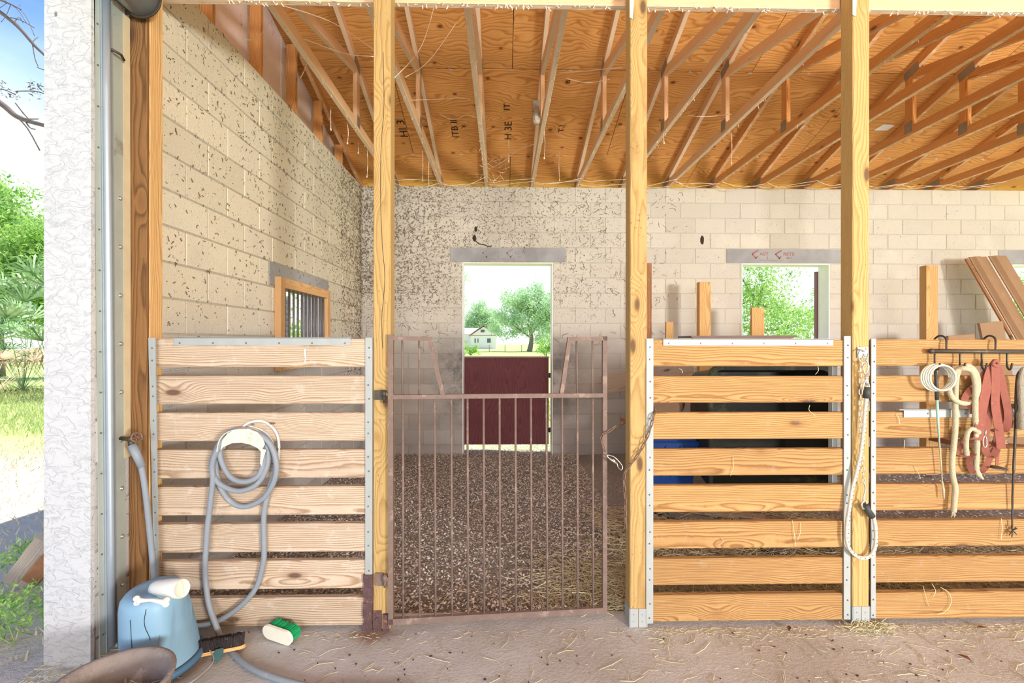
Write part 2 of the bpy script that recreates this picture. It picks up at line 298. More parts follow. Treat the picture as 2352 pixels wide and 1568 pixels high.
MT['branch'] = plain('grey branch', (0.17, 0.14, 0.12), .95, 0, .3, 9)
MT['dead_leaf'] = plain('dead leaf', (0.20, 0.075, 0.03), .7, 0, .3, 20)
MT['shutter'] = plain('grey louvre', (0.38, 0.38, 0.38), .6, 0, .2, 8)
MT['trim_plum'] = plain('plum shutter edge', (0.22, 0.12, 0.13), .6)
MT['bar_grey'] = plain('window bar steel', (0.19, 0.165, 0.15), .5, .4, .3, 30)
MT['patina'] = plain('blue green wrap', (0.45, 0.60, 0.50), .8)
MT['log_end'] = plain('cut log end', (0.44, 0.33, 0.24), .9, 0, .2, 8)

# ---------------------------------------------------------------- geometry helpers
def setp(o, label=None, cat=None, group=None, kind=None):
    if label: o['label'] = label
    if cat: o['category'] = cat
    if group: o['group'] = group
    if kind: o['kind'] = kind
    return o
def root(name, loc, label, cat, group=None):
    o = bpy.data.objects.new(name, None); o.empty_display_size = .1; o.location = loc; COL.objects.link(o)
    return setp(o, label, cat, group)
def wloc(o):
    v = Vector(o.location)
    p = o.parent
    while p is not None: v = v + Vector(p.location); p = p.parent
    return v
def link(name, me, mat, parent=None, loc=None, rot=None):
    o = bpy.data.objects.new(name, me); COL.objects.link(o)
    if mat is not None and not me.materials: me.materials.append(mat)
    M = Matrix.Translation(Vector(loc or (0, 0, 0)))
    if rot is not None: M = M @ rot.to_4x4()
    if parent is not None:
        o.parent = parent
        pm = wm(parent); M = pm.inverted() @ M
    o.matrix_basis = M
    return o
def wm(o):
    m = o.matrix_basis.copy()
    if o.parent is not None: m = wm(o.parent) @ m
    return m
class MB:
    def __init__(s): s.v = []; s.f = []; s.sm = []
    def add(s, vs, fs, smooth=False):
        n = len(s.v); s.v += [tuple(v) for v in vs]; s.f += [tuple(i+n for i in f) for f in fs]; s.sm += [smooth]*len(fs); return s
    def box(s, a, b):
        x0, y0, z0 = (min(a[i], b[i]) for i in range(3)); x1, y1, z1 = (max(a[i], b[i]) for i in range(3))
        return s.add([(x0,y0,z0),(x1,y0,z0),(x1,y1,z0),(x0,y1,z0),(x0,y0,z1),(x1,y0,z1),(x1,y1,z1),(x0,y1,z1)],
                     [(0,3,2,1),(4,5,6,7),(0,1,5,4),(1,2,6,5),(2,3,7,6),(3,0,4,7)])
    def bar(s, p0, p1, w, t, up=(0,0,1)):
        p0 = Vector(p0); p1 = Vector(p1); d = (p1-p0); L = d.length; R = frame(d, up)
        n = len(s.v); m = MB(); m.box((0, -w/2, -t/2), (L, w/2, t/2)); return s.add([p0 + R @ Vector(v) for v in m.v], m.f)
    def tube(s, pts, r, n=8, closed=False, caps=True):
        pts = [Vector(p) for p in pts]; N = len(pts); rs = r if isinstance(r, (list, tuple)) else [r]*N
        T = [(pts[(i+1) % N]-pts[i-1] if closed else pts[min(i+1, N-1)]-pts[max(i-1, 0)]).normalized() for i in range(N)]
        u = T[0].orthogonal().normalized(); vs = []; 
        for i in range(N):
            u = (u - T[i]*u.dot(T[i])).normalized(); w = T[i].cross(u)
            for k in range(n):
                a = 2*math.pi*k/n; vs.append(pts[i] + (u*math.cos(a) + w*math.sin(a))*rs[i])
        fs = []
        for i in range(N if closed else N-1):
            j = (i+1) % N
            for k in range(n): fs.append((i*n+k, i*n+(k+1) % n, j*n+(k+1) % n, j*n+k))
        s.add(vs, fs, True)
        if caps and not closed:
            b = len(s.v)-len(vs); s.f.append(tuple(b+k for k in reversed(range(n)))); s.f.append(tuple(b+(N-1)*n+k for k in range(n))); s.sm += [False, False]
        return s
    def lathe(s, prof, c, n=28, squash=(1, 1), tilt=None, cap0=True, cap1=True):
        c = Vector(c); vs = []
        for r, z in prof:
            for k in range(n):
                a = 2*math.pi*k/n; v = Vector((r*math.cos(a)*squash[0], r*math.sin(a)*squash[1], z))
                vs.append(c + (tilt @ v if tilt else v))
        fs = [(i*n+k, i*n+(k+1) % n, (i+1)*n+(k+1) % n, (i+1)*n+k) for i in range(len(prof)-1) for k in range(n)]
        b = len(s.v); s.add(vs, fs, True)
        if cap0: s.f.append(tuple(b+k for k in reversed(range(n)))); s.sm.append(False)
        if cap1: s.f.append(tuple(b+(len(prof)-1)*n+k for k in range(n))); s.sm.append(False)
        return s
    def ball(s, c, r, n=12, m=8, jit=0.0):
        c = Vector(c); r = Vector(r) if hasattr(r, '__len__') else Vector((r, r, r)); vs = []
        for i in range(m+1):
            ph = math.pi*i/m
            for k in range(n):
                th = 2*math.pi*k/n; q = 1+random.uniform(-jit, jit)
                vs.append(c + Vector((r.x*math.sin(ph)*math.cos(th), r.y*math.sin(ph)*math.sin(th), -r.z*math.cos(ph)))*q)
        return s.add(vs, [(i*n+k, i*n+(k+1) % n, (i+1)*n+(k+1) % n, (i+1)*n+k) for i in range(m) for k in range(n)], True)
    def prism(s, outline, d):   # outline: 3-D points (planar), d: thickness vector
        n = len(outline); d = Vector(d); a = [Vector(p) for p in outline]
        return s.add(a+[p+d for p in a], [tuple(range(n)), tuple(reversed(range(n, 2*n)))]+[(i, n+i, n+(i+1) % n, (i+1) % n) for i in range(n)])
    def ribbon(s, pts, widths, wdir, th=0.002):
        pts = [Vector(p) for p in pts]; N = len(pts); vs = []
        wd = wdir if isinstance(wdir, list) else [Vector(wdir)]*N
        ws = widths if isinstance(widths, (list, tuple)) else [widths]*N
        for i in range(N):
            T = (pts[min(i+1, N-1)]-pts[max(i-1, 0)]).normalized(); w = (wd[i]-T*wd[i].dot(T)).normalized(); nn = T.cross(w)
            for a, b in ((-1, -1), (1, -1), (1, 1), (-1, 1)): vs.append(pts[i] + w*a*ws[i]/2 + nn*b*th/2)
        fs = [(4*i+k, 4*i+(k+1) % 4, 4*i+4+(k+1) % 4, 4*i+4+k) for i in range(N-1) for k in range(4)]
        return s.add(vs, fs+[(3, 2, 1, 0), tuple(4*(N-1)+k for k in range(4))], False)
    def build(s, name, mat, parent=None, kind=None, origin=None):
        me = bpy.data.meshes.new(name)
        if origin is not None: base = Vector(origin)
        elif parent is not None: base = wm(parent).translation
        else:
            c = np.array(s.v); base = Vector(((c[:,0].min()+c[:,0].max())/2, (c[:,1].min()+c[:,1].max())/2, c[:,2].min()))
        me.from_pydata([(v[0]-base.x, v[1]-base.y, v[2]-base.z) for v in s.v], [], s.f)
        me.polygons.foreach_set('use_smooth', s.sm); me.update()
        o = link(name, me, mat, parent, base)
        if kind: o['kind'] = kind
        return o
def frame(d, up=(0, 0, 1)):
    x = Vector(d).normalized(); z = Vector(up); z = z - x*z.dot(x)
    if z.length < 1e-5: z = x.orthogonal()
    z.normalize(); y = z.cross(x); return Matrix((x, y, z)).transposed()
_bc = {}
def timber(name, p0, p1, w, t, mat, parent=None, up=(0, 0, 1), ch=0.003, end=None):
    """chamfered timber; w across local Y, t along local Z (the direction of up)"""
    p0 = Vector(p0); p1 = Vector(p1); L = (p1-p0).length; key = (round(L, 4), round(w, 4), round(t, 4), mat.name, end)
    me = _bc.get(key)
    if me is None:
        a, b = w/2, t/2; oct_ = [(-a, -b+ch), (-a+ch, -b), (a-ch, -b), (a, -b+ch), (a, b-ch), (a-ch, b), (-a+ch, b), (-a, b-ch)]
        e0, e1 = end or (0, 0)       # plumb/bevel cut: x shift per unit z
        vs = [(0 + z*e0, y, z) for y, z in oct_] + [(L + z*e1, y, z) for y, z in oct_]
        fs = [tuple(reversed(range(8))), tuple(range(8, 16))] + [(i, (i+1) % 8, 8+(i+1) % 8, 8+i) for i in range(8)]
        me = bpy.data.meshes.new(name); me.from_pydata(vs, [], [tuple(reversed(f)) for f in fs]); me.materials.append(mat); me.update()
        import bmesh
        bm = bmesh.new(); bm.from_mesh(me); bmesh.ops.recalc_face_normals(bm, faces=bm.faces); bm.to_mesh(me); bm.free()
        _bc[key] = me
    return link(name, me, None, parent, p0, frame(p1-p0, up))
def smooth_path(pts, per=8, closed=False):
    P = [Vector(p) for p in pts]; N = len(P); out = []
    for i in range(N if closed else N-1):
        a = P[(i-1) % N] if closed else P[max(i-1, 0)]; b = P[i]; c = P[(i+1) % N]; d = P[(i+2) % N] if closed else P[min(i+2, N-1)]
        for k in range(per):
            t = k/per; out.append(0.5*((2*b)+(c-a)*t+(2*a-5*b+4*c-d)*t*t+(3*b-3*c+d-a)*t**3))
    if not closed: out.append(P[-1])
    return out
def resample(path, step):
    out = [path[0]]; acc = 0
    for a, b in zip(path, path[1:]):
        L = (b-a).length; t = step-acc
        while t <= L: out.append(a+(b-a)*(t/L)); t += step
        acc = (acc+L) % step if L+acc >= step else acc+L
    return out
_lk = {}
def chain(pts, parent, mat, L=0.030, W=0.016, r=0.0028, step=None, name='link'):
    path = resample(smooth_path(pts, 10), step or (L-2*r)*0.93)
    key = (L, W, r, mat.name)
    if key not in _lk:
        loop = []
        h = (L-W)/2
        for k in range(14):
            a = 2*math.pi*k/14; x = math.cos(a)*(W/2-r); y = math.sin(a)*(W/2-r); loop.append((x + (h if x > 0 else -h), y, 0))
        m = MB(); m.tube(loop, r, 6, closed=True); me = bpy.data.meshes.new(name); me.from_pydata(m.v, [], m.f); me.polygons.foreach_set('use_smooth', m.sm); me.materials.append(mat); _lk[key] = me
    for i in range(len(path)-1):
        a, b = path[i], path[i+1]; R = frame(b-a, (0, -1, 0.2)) @ Matrix.Rotation(math.radians(40 if i % 2 else -50), 3, 'X')
        link(name, _lk[key], None, parent, (a+b)/2, R)
def fast_mesh(name, V, F, mat, parent=None, kind=None, loc=(0, 0, 0)):
    me = bpy.data.meshes.new(name); V = np.asarray(V, dtype=np.float32)-np.asarray(loc, dtype=np.float32); F = np.asarray(F, dtype=np.int32); k = F.shape[1]
    me.vertices.add(len(V)); me.vertices.foreach_set('co', V.ravel()); me.loops.add(F.size); me.loops.foreach_set('vertex_index', F.ravel())
    me.polygons.add(len(F)); me.polygons.foreach_set('loop_start', np.arange(0, F.size, k, dtype=np.int32)); me.update(calc_edges=True); me.validate()
    o = link(name, me, mat, parent, loc)
    if kind: o['kind'] = kind
    return o
def quads(C, U, W):   # centres, half-vectors -> diamond quads
    V = np.stack([C-U, C-W*0.9, C+U, C+W*0.9], 1).reshape(-1, 3); F = np.arange(len(V)).reshape(-1, 4); return V, F
def unit(n):
    v = RNG.normal(size=(n, 3)); return v/np.linalg.norm(v, axis=1, keepdims=True)
def leafcloud(blobs, n, size, clusters=60, spread=0.35):
    C = []; tot = sum(b[1][0]*b[1][1]*b[1][2] for b in blobs)
    for c, r in blobs:
        k = max(6, int(clusters*r[0]*r[1]*r[2]/tot)); m = int(n*r[0]*r[1]*r[2]/tot/k)
        d = unit(k)*(RNG.random((k, 1))**0.45); cc = np.array(c)+d*np.array(r)
        for q in cc: C.append(q+RNG.normal(size=(m, 3))*spread*np.array([1, 1, .75]))
    C = np.concatenate(C); U = unit(len(C)); W = np.cross(U, unit(len(C))); s = size*(0.6+0.8*RNG.random((len(C), 1)))
    return quads(C, U*s, W*s*0.45)
def text_mesh(name, body, size, loc, mat, parent, ext=0.0006, rot=None, sx=1.0):
    cu = bpy.data.curves.new(name, 'FONT'); cu.body = body; cu.size = size; cu.extrude = ext; cu.align_x = 'CENTER'; cu.align_y = 'CENTER'
    tmp = bpy.data.objects.new(name, cu); COL.objects.link(tmp); dg = bpy.context.evaluated_depsgraph_get(); dg.update()
    me = bpy.data.meshes.new_from_object(tmp.evaluated_get(dg)); bpy.data.objects.remove(tmp)
    me.transform(Matrix.Diagonal((sx, 1, 1, 1))); me.materials.clear()
    R = rot if rot is not None else Matrix.Rotation(math.pi/2, 3, 'X')
    return link(name, me, mat, parent, loc, R)
# ================================================================ THE SETTING
YF, YW, XL = 2.36, 6.12, -1.888
ZT = 3.55                        # top of block walls
def zdeck(y): return 3.72 + (6.12-y)/3.0 if y > 0.8 else 3.72 + (6.12-0.8)/3.0 - (0.8-y)/3.0
# --- yard, aisle slab, stall floors
m = MB(); n = 60
xs = np.concatenate([np.linspace(-90, -14, 12), np.linspace(-12, 14, 27), np.linspace(18, 110, 12)]); ys = np.concatenate([np.linspace(-30, 0, 6), np.linspace(1.5, 20, 20), np.linspace(24, 260, 18)])
V = [(x, y, -0.07 + (0.03*math.sin(x*1.3)*math.cos(y*0.9) if (x < -2.4 or y > 6.6) else 0)) for y in ys for x in xs]; k = len(xs)
F = [(j*k+i, j*k+i+1, (j+1)*k+i+1, (j+1)*k+i) for j in range(len(ys)-1) for i in range(k-1)]
m.add(V, F, True); yard = m.build('ground', MT['yard'], origin=(0, 0, 0)); setp(yard, 'sunlit grass and dry ground around the barn', kind='structure')
m = MB(); m.box((-1.89, -5.0, -0.12), (9.5, 2.50, 0.0)); floor = m.build('floor', MT['concrete'], origin=(0, 0, 0)); setp(floor, 'dusty grey concrete slab of the barn aisle', kind='structure')
# small stains and chips of gravel on the slab come from the material; stalls have a slightly lower soft floor
m = MB(); X_ = np.linspace(-1.89, 9.5, 90); Y_ = np.linspace(2.50, 6.35, 34)
V = [(x, y, -0.035 + 0.018*math.sin(x*3.1+y*2)*math.sin(y*2.7+x) + random.uniform(-.006, .006)) for y in Y_ for x in X_]; k = len(X_)
F = [(j*k+i, j*k+i+1, (j+1)*k+i+1, (j+1)*k+i) for j in range(len(Y_)-1) for i in range(k-1)]
m.add(V, F, True); sf = m.build('stall_floor', MT['bedding'], origin=(0, 0, 0)); setp(sf, 'dark trodden bedding floor of the stalls', kind='structure')

# --- block walls: recessed mortar backing plus one object per block
def cells(holes, a0, a1, z0, z1):
    """rectangles of the wall a0..a1 x z0..z1 that are not inside a hole (hole = a, b, za, zb)"""
    cuts = sorted(set([a0, a1]+[v for h in holes for v in h[:2] if a0 < v < a1])); out = []
    for p, q in zip(cuts, cuts[1:]):
        mid = (p+q)/2; hs = sorted([(h[2], h[3]) for h in holes if h[0] < mid < h[1]]); z = z0
        for lo, hi in hs:
            if lo > z: out.append((p, q, z, lo))
            z = max(z, hi)
        if z < z1: out.append((p, q, z, z1))
    return out
DOOR = (-0.545, 0.665, -0.12, 2.535); WIN1 = (PY(1703, 700, YW).x, PY(1905, 700, YW).x, 1.32, 2.535); WIN2 = (PY(2325, 700, YW).x, PY(2325, 700, YW).x+1.2, 1.32, 2.535)
LINT1 = (PY(1033, 700, YW).x, PY(1300, 700, YW).x, 2.545, 2.738); LINT2 = (PY(1668, 700, YW).x, PY(1668, 700, YW).x+1.62, 2.545, 2.738); LINT3 = (WIN2[0]-.2, WIN2[1]+.2, 2.545, 2.738)
XR = 8.4
m = MB()
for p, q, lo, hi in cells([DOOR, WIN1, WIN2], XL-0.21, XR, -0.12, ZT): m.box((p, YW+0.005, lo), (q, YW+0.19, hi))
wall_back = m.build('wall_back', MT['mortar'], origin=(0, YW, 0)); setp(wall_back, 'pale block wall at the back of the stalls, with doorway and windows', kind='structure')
m = MB()
for p, q, lo, hi in cells([DOOR, WIN1, WIN2], XL-0.21, XR, -0.12, ZT): m.box((p, YW+0.19, lo), (q, YW+0.205, hi))
o = m.build('exterior_stucco', MT['stucco'], wall_back)
WIN0 = (PX(638, 700, XL).y+.02, PX(744, 700, XL).y-.02, 1.30, 1.96)   # the barred window in the left wall (along Y)
WY0 = 2.14
m = MB()
for p, q, lo, hi in cells([WIN0], WY0, YW, -0.12, ZT): m.box((XL-0.20, p, lo), (XL-0.005, q, hi))
m.box((XL-0.20, -4.0, 3.07), (XL-0.005, WY0, ZT)); m.box((XL-0.20, -5.0, -0.12), (XL-0.005, -4.0, ZT))
wall_left = m.build('wall_left', MT['mortar_left'], origin=(XL, WY0, 0)); setp(wall_left, 'cream block side wall spotted with mud, left of the stalls', kind='structure')
m = MB(); m.bar((XL-0.1, WY0-.006, -0.1), (XL-0.1, WY0-.006, 3.09), .21, .02, (0, 1, 0))
m.build('stucco_jamb', MT['stucco'], wall_left)['label'] = 'rough white stucco end of the wall beside the open doorway'
m = MB()
for p, q, lo, hi in cells([WIN0], WY0, YW+.2, -0.12, ZT): m.box((XL-0.215, p, lo), (XL-0.20, q, hi))
m.box((XL-0.215, -4, 3.07), (XL-0.2, WY0, ZT))
m.build('exterior_stucco', MT['stucco'], wall_left)

CH, CW, J = 0.203, 0.406, 0.009
_bm = {}
def block_mesh(w, mat, thick=0.022, h=CH-J):
    key = (round(w, 2), round(h, 3), mat.name)
    if key not in _bm:
        a, c, d = w/2, h/2, 0.003
        vs = [(-a, 0.006, -c), (a, .006, -c), (a, .006, c), (-a, .006, c), (-a+d, 0, -c+d), (a-d, 0, -c+d), (a-d, 0, c-d), (-a+d, 0, c-d), (-a, thick, -c), (a, thick, -c), (a, thick, c), (-a, thick, c)]
        fs = [(4, 5, 6, 7), (0, 1, 5, 4), (1, 2, 6, 5), (2, 3, 7, 6), (3, 0, 4, 7), (8, 9, 1, 0), (9, 10, 2, 1), (10, 11, 3, 2), (11, 8, 0, 3)]
        me = bpy.data.meshes.new('block'); me.from_pydata(vs, [], fs); me.materials.append(mat); _bm[key] = me
    return _bm[key]
def block_course(parent, holes, a0, a1, mat, place, limit, rest_key):
    cand = []
    for k in range(18):
        z = ZT - CH*k - CH/2; off = (k % 2)*CW/2
        free = [(a0, a1)]
        for h in holes:
            if h[2] < z < h[3]:
                nf = []
                for p, q in free:
                    if h[1] <= p or h[0] >= q: nf.append((p, q)); continue
                    if h[0]-p > .03: nf.append((p, h[0]))
                    if q-h[1] > .03: nf.append((h[1], q))
                free = nf
        i = -1
        while a0 + i*CW + off < a1:
            p, q = a0+i*CW+off, a0+(i+1)*CW+off
            for u, v in free:
                s, e = max(p, u), min(q, v)
                if e-s > 0.035: cand.append(((s+e)/2, z, e-s))
            i += 1
    cand.sort(key=rest_key); rest = MB()
    for idx, (a, z, w) in enumerate(cand):
        loc, R = place(a, z); jy = random.uniform(-.0025, .0025)
        if idx < limit:
            me = block_mesh(w-J, mat); link('block', me, None, parent, loc + R @ Vector((0, jy, 0)), R)
        else:
            me = block_mesh(w-J, mat); rest.add([loc + R @ v.co for v in me.vertices], [tuple(p.vertices) for p in me.polygons])
    if rest.v: rest.build('blocks', mat, parent, kind='stuff')
I3 = Matrix.Identity(3)
block_course(wall_back, [DOOR, WIN1, WIN2, (LINT1[0], LINT1[1], 2.54, 2.74), (LINT2[0], LINT2[1], 2.54, 2.74), (LINT3[0], LINT3[1], 2.54, 2.74)], XL+.012, XR, MT['block'],
             lambda a, z: (Vector((a, YW, z)), I3), 298, lambda c: abs(c[0]) + (6 if (c[1] < 1.35 and c[0] > 1.0) else 0) + (9 if c[0] > 7.2 else 0))
RL = Matrix.Rotation(math.pi/2, 3, 'Z')
LINT0 = (WIN0[0]-.16, WIN0[1]+.15)
block_course(wall_left, [WIN0, (LINT0[0], LINT0[1], 1.93, 2.13)], WY0+.01, YW-.002, MT['block_left'],
             lambda a, z: (Vector((XL, a, z)), RL), 298, lambda c: c[0])
def lintel(parent, a, b, z0, z1, place, R):
    me = block_mesh(b-a-J, MT['lintel'], h=z1-z0-J); return link('lintel', me, None, parent, place((a+b)/2, (z0+z1)/2), R)
for Lr in (LINT1, LINT2, LINT3):
    o = lintel(wall_back, Lr[0], Lr[1], Lr[2]-.004, Lr[3], lambda a, z: Vector((a, YW-.002, z)), I3)
    if Lr is not LINT3:
        cxl = (Lr[0]+Lr[1])/2 - (.0 if Lr is LINT1 else .12); fc = MT['letter_red'] if Lr is LINT2 else MT['letter_faint']
        for w_, xo in (('C', -.30), ('AST', -.175), ('C', .02), ('RETE', .165)):
            big = w_ == 'C'
            if big:   # arrow-shaped initial
                mm = MB(); c0 = Vector((cxl+xo, YW-.004, 2.665))
                mm.ribbon([c0+Vector((.045, 0, .05)), c0+Vector((-.035, 0, .0)), c0+Vector((.02, 0, -.065)), c0+Vector((.045, 0, -.03))], .017, (0, 0, 1), .001) if False else None
                mm.bar(c0+Vector((.045, 0, .05)), c0+Vector((-.04, 0, -.002)), .001, .016, (-.5, 0, 1)); mm.bar(c0+Vector((-.04, 0, .002)), c0+Vector((.018, 0, -.062)), .001, .016, (1, 0, 1)); mm.bar(c0+Vector((.010, 0, -.060)), c0+Vector((.038, 0, -.030)), .001, .014, (-1, 0, 1))
                mm.build('lettering', fc, o)
            else: text_mesh('lettering', w_, .062, (cxl+xo, YW-.0035, 2.663), fc, o, sx=1.15)
        text_mesh('lettering', '5', .05, (cxl-.13, YW-.0035, 2.61), fc, o); text_mesh('lettering', '8A 7', .036, (cxl+.17, YW-.0035, 2.612), fc, o)
        text_mesh('lettering', 'HIGH STRENGTH', .036, (cxl-.08, YW-.0035, 2.576), MT['letter_faint'], o, sx=1.2)
lintel(wall_left, LINT0[0], LINT0[1], 1.925+.01, 2.129, lambda a, z: Vector((XL+.002, a, z)), RL)

# reveals of the openings
def reveals(h, name, sill=True):
    m = MB(); t = .012
    m.box((h[0]-.002, YW-.004, h[2]), (h[0]+t, YW+.205, h[3])); m.box((h[1]-t, YW-.004, h[2]), (h[1]+.002, YW+.205, h[3])); m.box((h[0]+t, YW-.004, h[3]-t), (h[1]-t, YW+.205, h[3]+.002))
    if sill: m.box((h[0]+t, YW-.01, h[2]-.01), (h[1]-t, YW+.23, h[2]+.03))
    return setp(m.build(name, MT['daylit_render']), kind='structure')
w1 = reveals(WIN1, 'window_1'); w1['label'] = 'open window hole with white rendered jambs behind the middle stall'
w2 = reveals(WIN2, 'window_2'); w2['label'] = 'open window hole at the far right edge of the back wall'
d1 = reveals(DOOR, 'door_1', False); d1['label'] = 'open doorway with white edged jambs behind the metal gate'
m = MB(); m.box((PY(1872, 700, 6.35).x, YW+.215, WIN1[2]-.05), (PY(1872, 700, 6.35).x+.05, YW+.25, WIN1[3]-.07)); m.build('shutter_edge', MT['trim_plum'], w1)
# maroon lower door leaf hung on the outside of the doorway
a = PY(1063, 820, 6.30); b = PY(1260, 1020, 6.30)
leaf = root('half_door', (a.x, 6.30, b.z), 'maroon stained plywood half door closed across the open back doorway', 'door')
timber('door_panel', ((a.x+b.x)/2, 6.31, b.z), ((a.x+b.x)/2, 6.31, a.z), b.x-a.x, .02, MT['maroon'], leaf, (0, -1, 0))
for zz in (a.z-.25, b.z+.2):
    m = MB(); m.box((b.x-.02, 6.293, zz-.03), (b.x+.05, 6.30, zz+.03)); m.tube([(b.x+.012, 6.29, zz-.035), (b.x+.012, 6.29, zz+.035)], .007, 8); m.build('hinge', MT['iron'], leaf)
m = MB(); m.box((a.x-.002, 6.297, a.z-.004), (b.x+.002, 6.325, a.z+.012)); m.build('top_rail', MT['scrap_grey'], leaf)

# --- roof deck of plywood sheets
m = MB(); dz = .02
def slope_slab(y0, y1, x0=-2.35, x1=9.6, lift=.016, th=.05):
    m.add([(x0, y0, zdeck(y0)+lift), (x1, y0, zdeck(y0)+lift), (x1, y1, zdeck(y1)+lift), (x0, y1, zdeck(y1)+lift), (x0, y0, zdeck(y0)+lift+th), (x1, y0, zdeck(y0)+lift+th), (x1, y1, zdeck(y1)+lift+th), (x0, y1, zdeck(y1)+lift+th)],
          [(0, 3, 2, 1), (4, 5, 6, 7), (0, 1, 5, 4), (1, 2, 6, 5), (2, 3, 7, 6), (3, 0, 4, 7)])
slope_slab(6.9, .8001); slope_slab(.8, -5.3)
ceil = m.build('ceiling', MT['hole'], origin=(0, 0, 3.5)); setp(ceil, 'orange plywood underside of the pitched barn roof', kind='structure')
nrm = Vector((0, 1, 3)).normalized(); rows = [6.9]+[5.769-1.157*k for k in range(5)]
rows[-1] = max(rows[-1], .81)
for i in range(len(rows)-1):
    y1, y0 = rows[i]-.004, rows[i+1]+.004; w = (y1-y0)*math.sqrt(10)/3; yc = (y0+y1)/2; x = -2.35 - (i % 2)*1.22
    while x < 9.5:
        xa = max(x, -2.35); xb = min(x+2.44, 9.55)
        if xb-xa > .2: timber('plywood_sheet', (xa+.003, yc, zdeck(yc)+.007), (xb-.003, yc, zdeck(yc)+.007), w, .013, MT['ply'], ceil, nrm, ch=.002)
        x += 2.44
x = -5.0
for i, (y1, y0) in enumerate(((.79, -2.2), (-2.21, -5.3))):
    yc = (y0+y1)/2; timber('plywood_sheet', (-2.3, yc, zdeck(yc)+.007), (9.5, yc, zdeck(yc)+.007), (y1-y0)*1.054, .013, MT['ply'], ceil, Vector((0, -1, 3)), ch=.002)
# H clips on the seams, mill stamps
m = MB()
for i in (1, 2):
    for k in range(16):
        xc = -1.445+.61*k+.3; yy = rows[i]; z = zdeck(yy)-.002
        for dx in (-.012, .012): m.tube([(xc+dx+.011*math.cos(a), yy+.011*math.sin(a)+(.016 if dx > 0 else 0), z-.003) for a in np.linspace(0, 2*math.pi, 9)[:-1]], .0022, 4, closed=True)
m.build('panel_clip', MT['paper'], ceil, kind='stuff')
Rd = frame((1, 0, 0), -nrm)      # text lies in the slope, readable from below
Rs = Matrix((Vector((0, -1, 1/3)).normalized(), Vector((-1, 0, 0)), Vector((0, -1, 1/3)).normalized().cross(Vector((-1, 0, 0))))).transposed()
for px, py, s, bo in ((860+185, 295, .11, 'ITB II'), (1045, 215, .06, 'II'), (1165, 245, .10, 'IT'), (1168, 300, .12, 'H 3E'), (925, 295, .13, 'HI 3'), (1290, 295, .09, 'T.I'), (1305, 187, .07, 'B'), (1270, 372, .05, 'I')):
    d = ray(px, py); t = (3.72 + 6.12/3 - EYE)/(d.z + d.y/3); p = CAMP + d*t
    text_mesh('mill_stamp', bo, s, p-nrm*.004, MT['letter_dark'], ceil, rot=Rs, sx=1.2)

# --- gable end over the left wall: sheathing, studs and its sloping chord
m = MB(); ys = [6.6, 5.5, 4.3, 3.1, 1.9, .8, -.4, -1.6, -2.8, -4.0, -5.0]
for i, (y1, y0) in enumerate(zip(ys, ys[1:])):
    m = MB(); m.add([(XL-.20, y0+.004, ZT), (XL-.20, y1-.004, ZT), (XL-.20, y1-.004, zdeck(y1)), (XL-.20, y0+.004, zdeck(y0))]+[(XL-.185, y0+.004, ZT), (XL-.185, y1-.004, ZT), (XL-.185, y1-.004, zdeck(y1)), (XL-.185, y0+.004, zdeck(y0))],
      [(0, 1, 2, 3), (7, 6, 5, 4), (0, 4, 5, 1), (1, 5, 6, 2), (2, 6, 7, 3), (3, 7, 4, 0)]); m.build('gable_sheathing', MT['siding'], wall_left)
for k in range(9):
    y = 5.52-.61*k
    if y < .4: break
    timber('gable_stud', (XL-.045-.04, y, ZT+.0), (XL-.045-.04, y, zdeck(y)-.09), .04, .089, MT['post_dark'] if 0 else MT['truss'], wall_left, (1, 0, 0))
timber('gable_chord', (XL-.05, 6.5, zdeck(6.5)-.045), (XL-.05, .85, zdeck(.85)-.045), .04, .089, MT['truss'], wall_left)
timber('gable_plate', (XL-.09, 6.3, ZT+.02), (XL-.09, -4.5, ZT+.02), .089, .038, MT['truss'], wall_left)

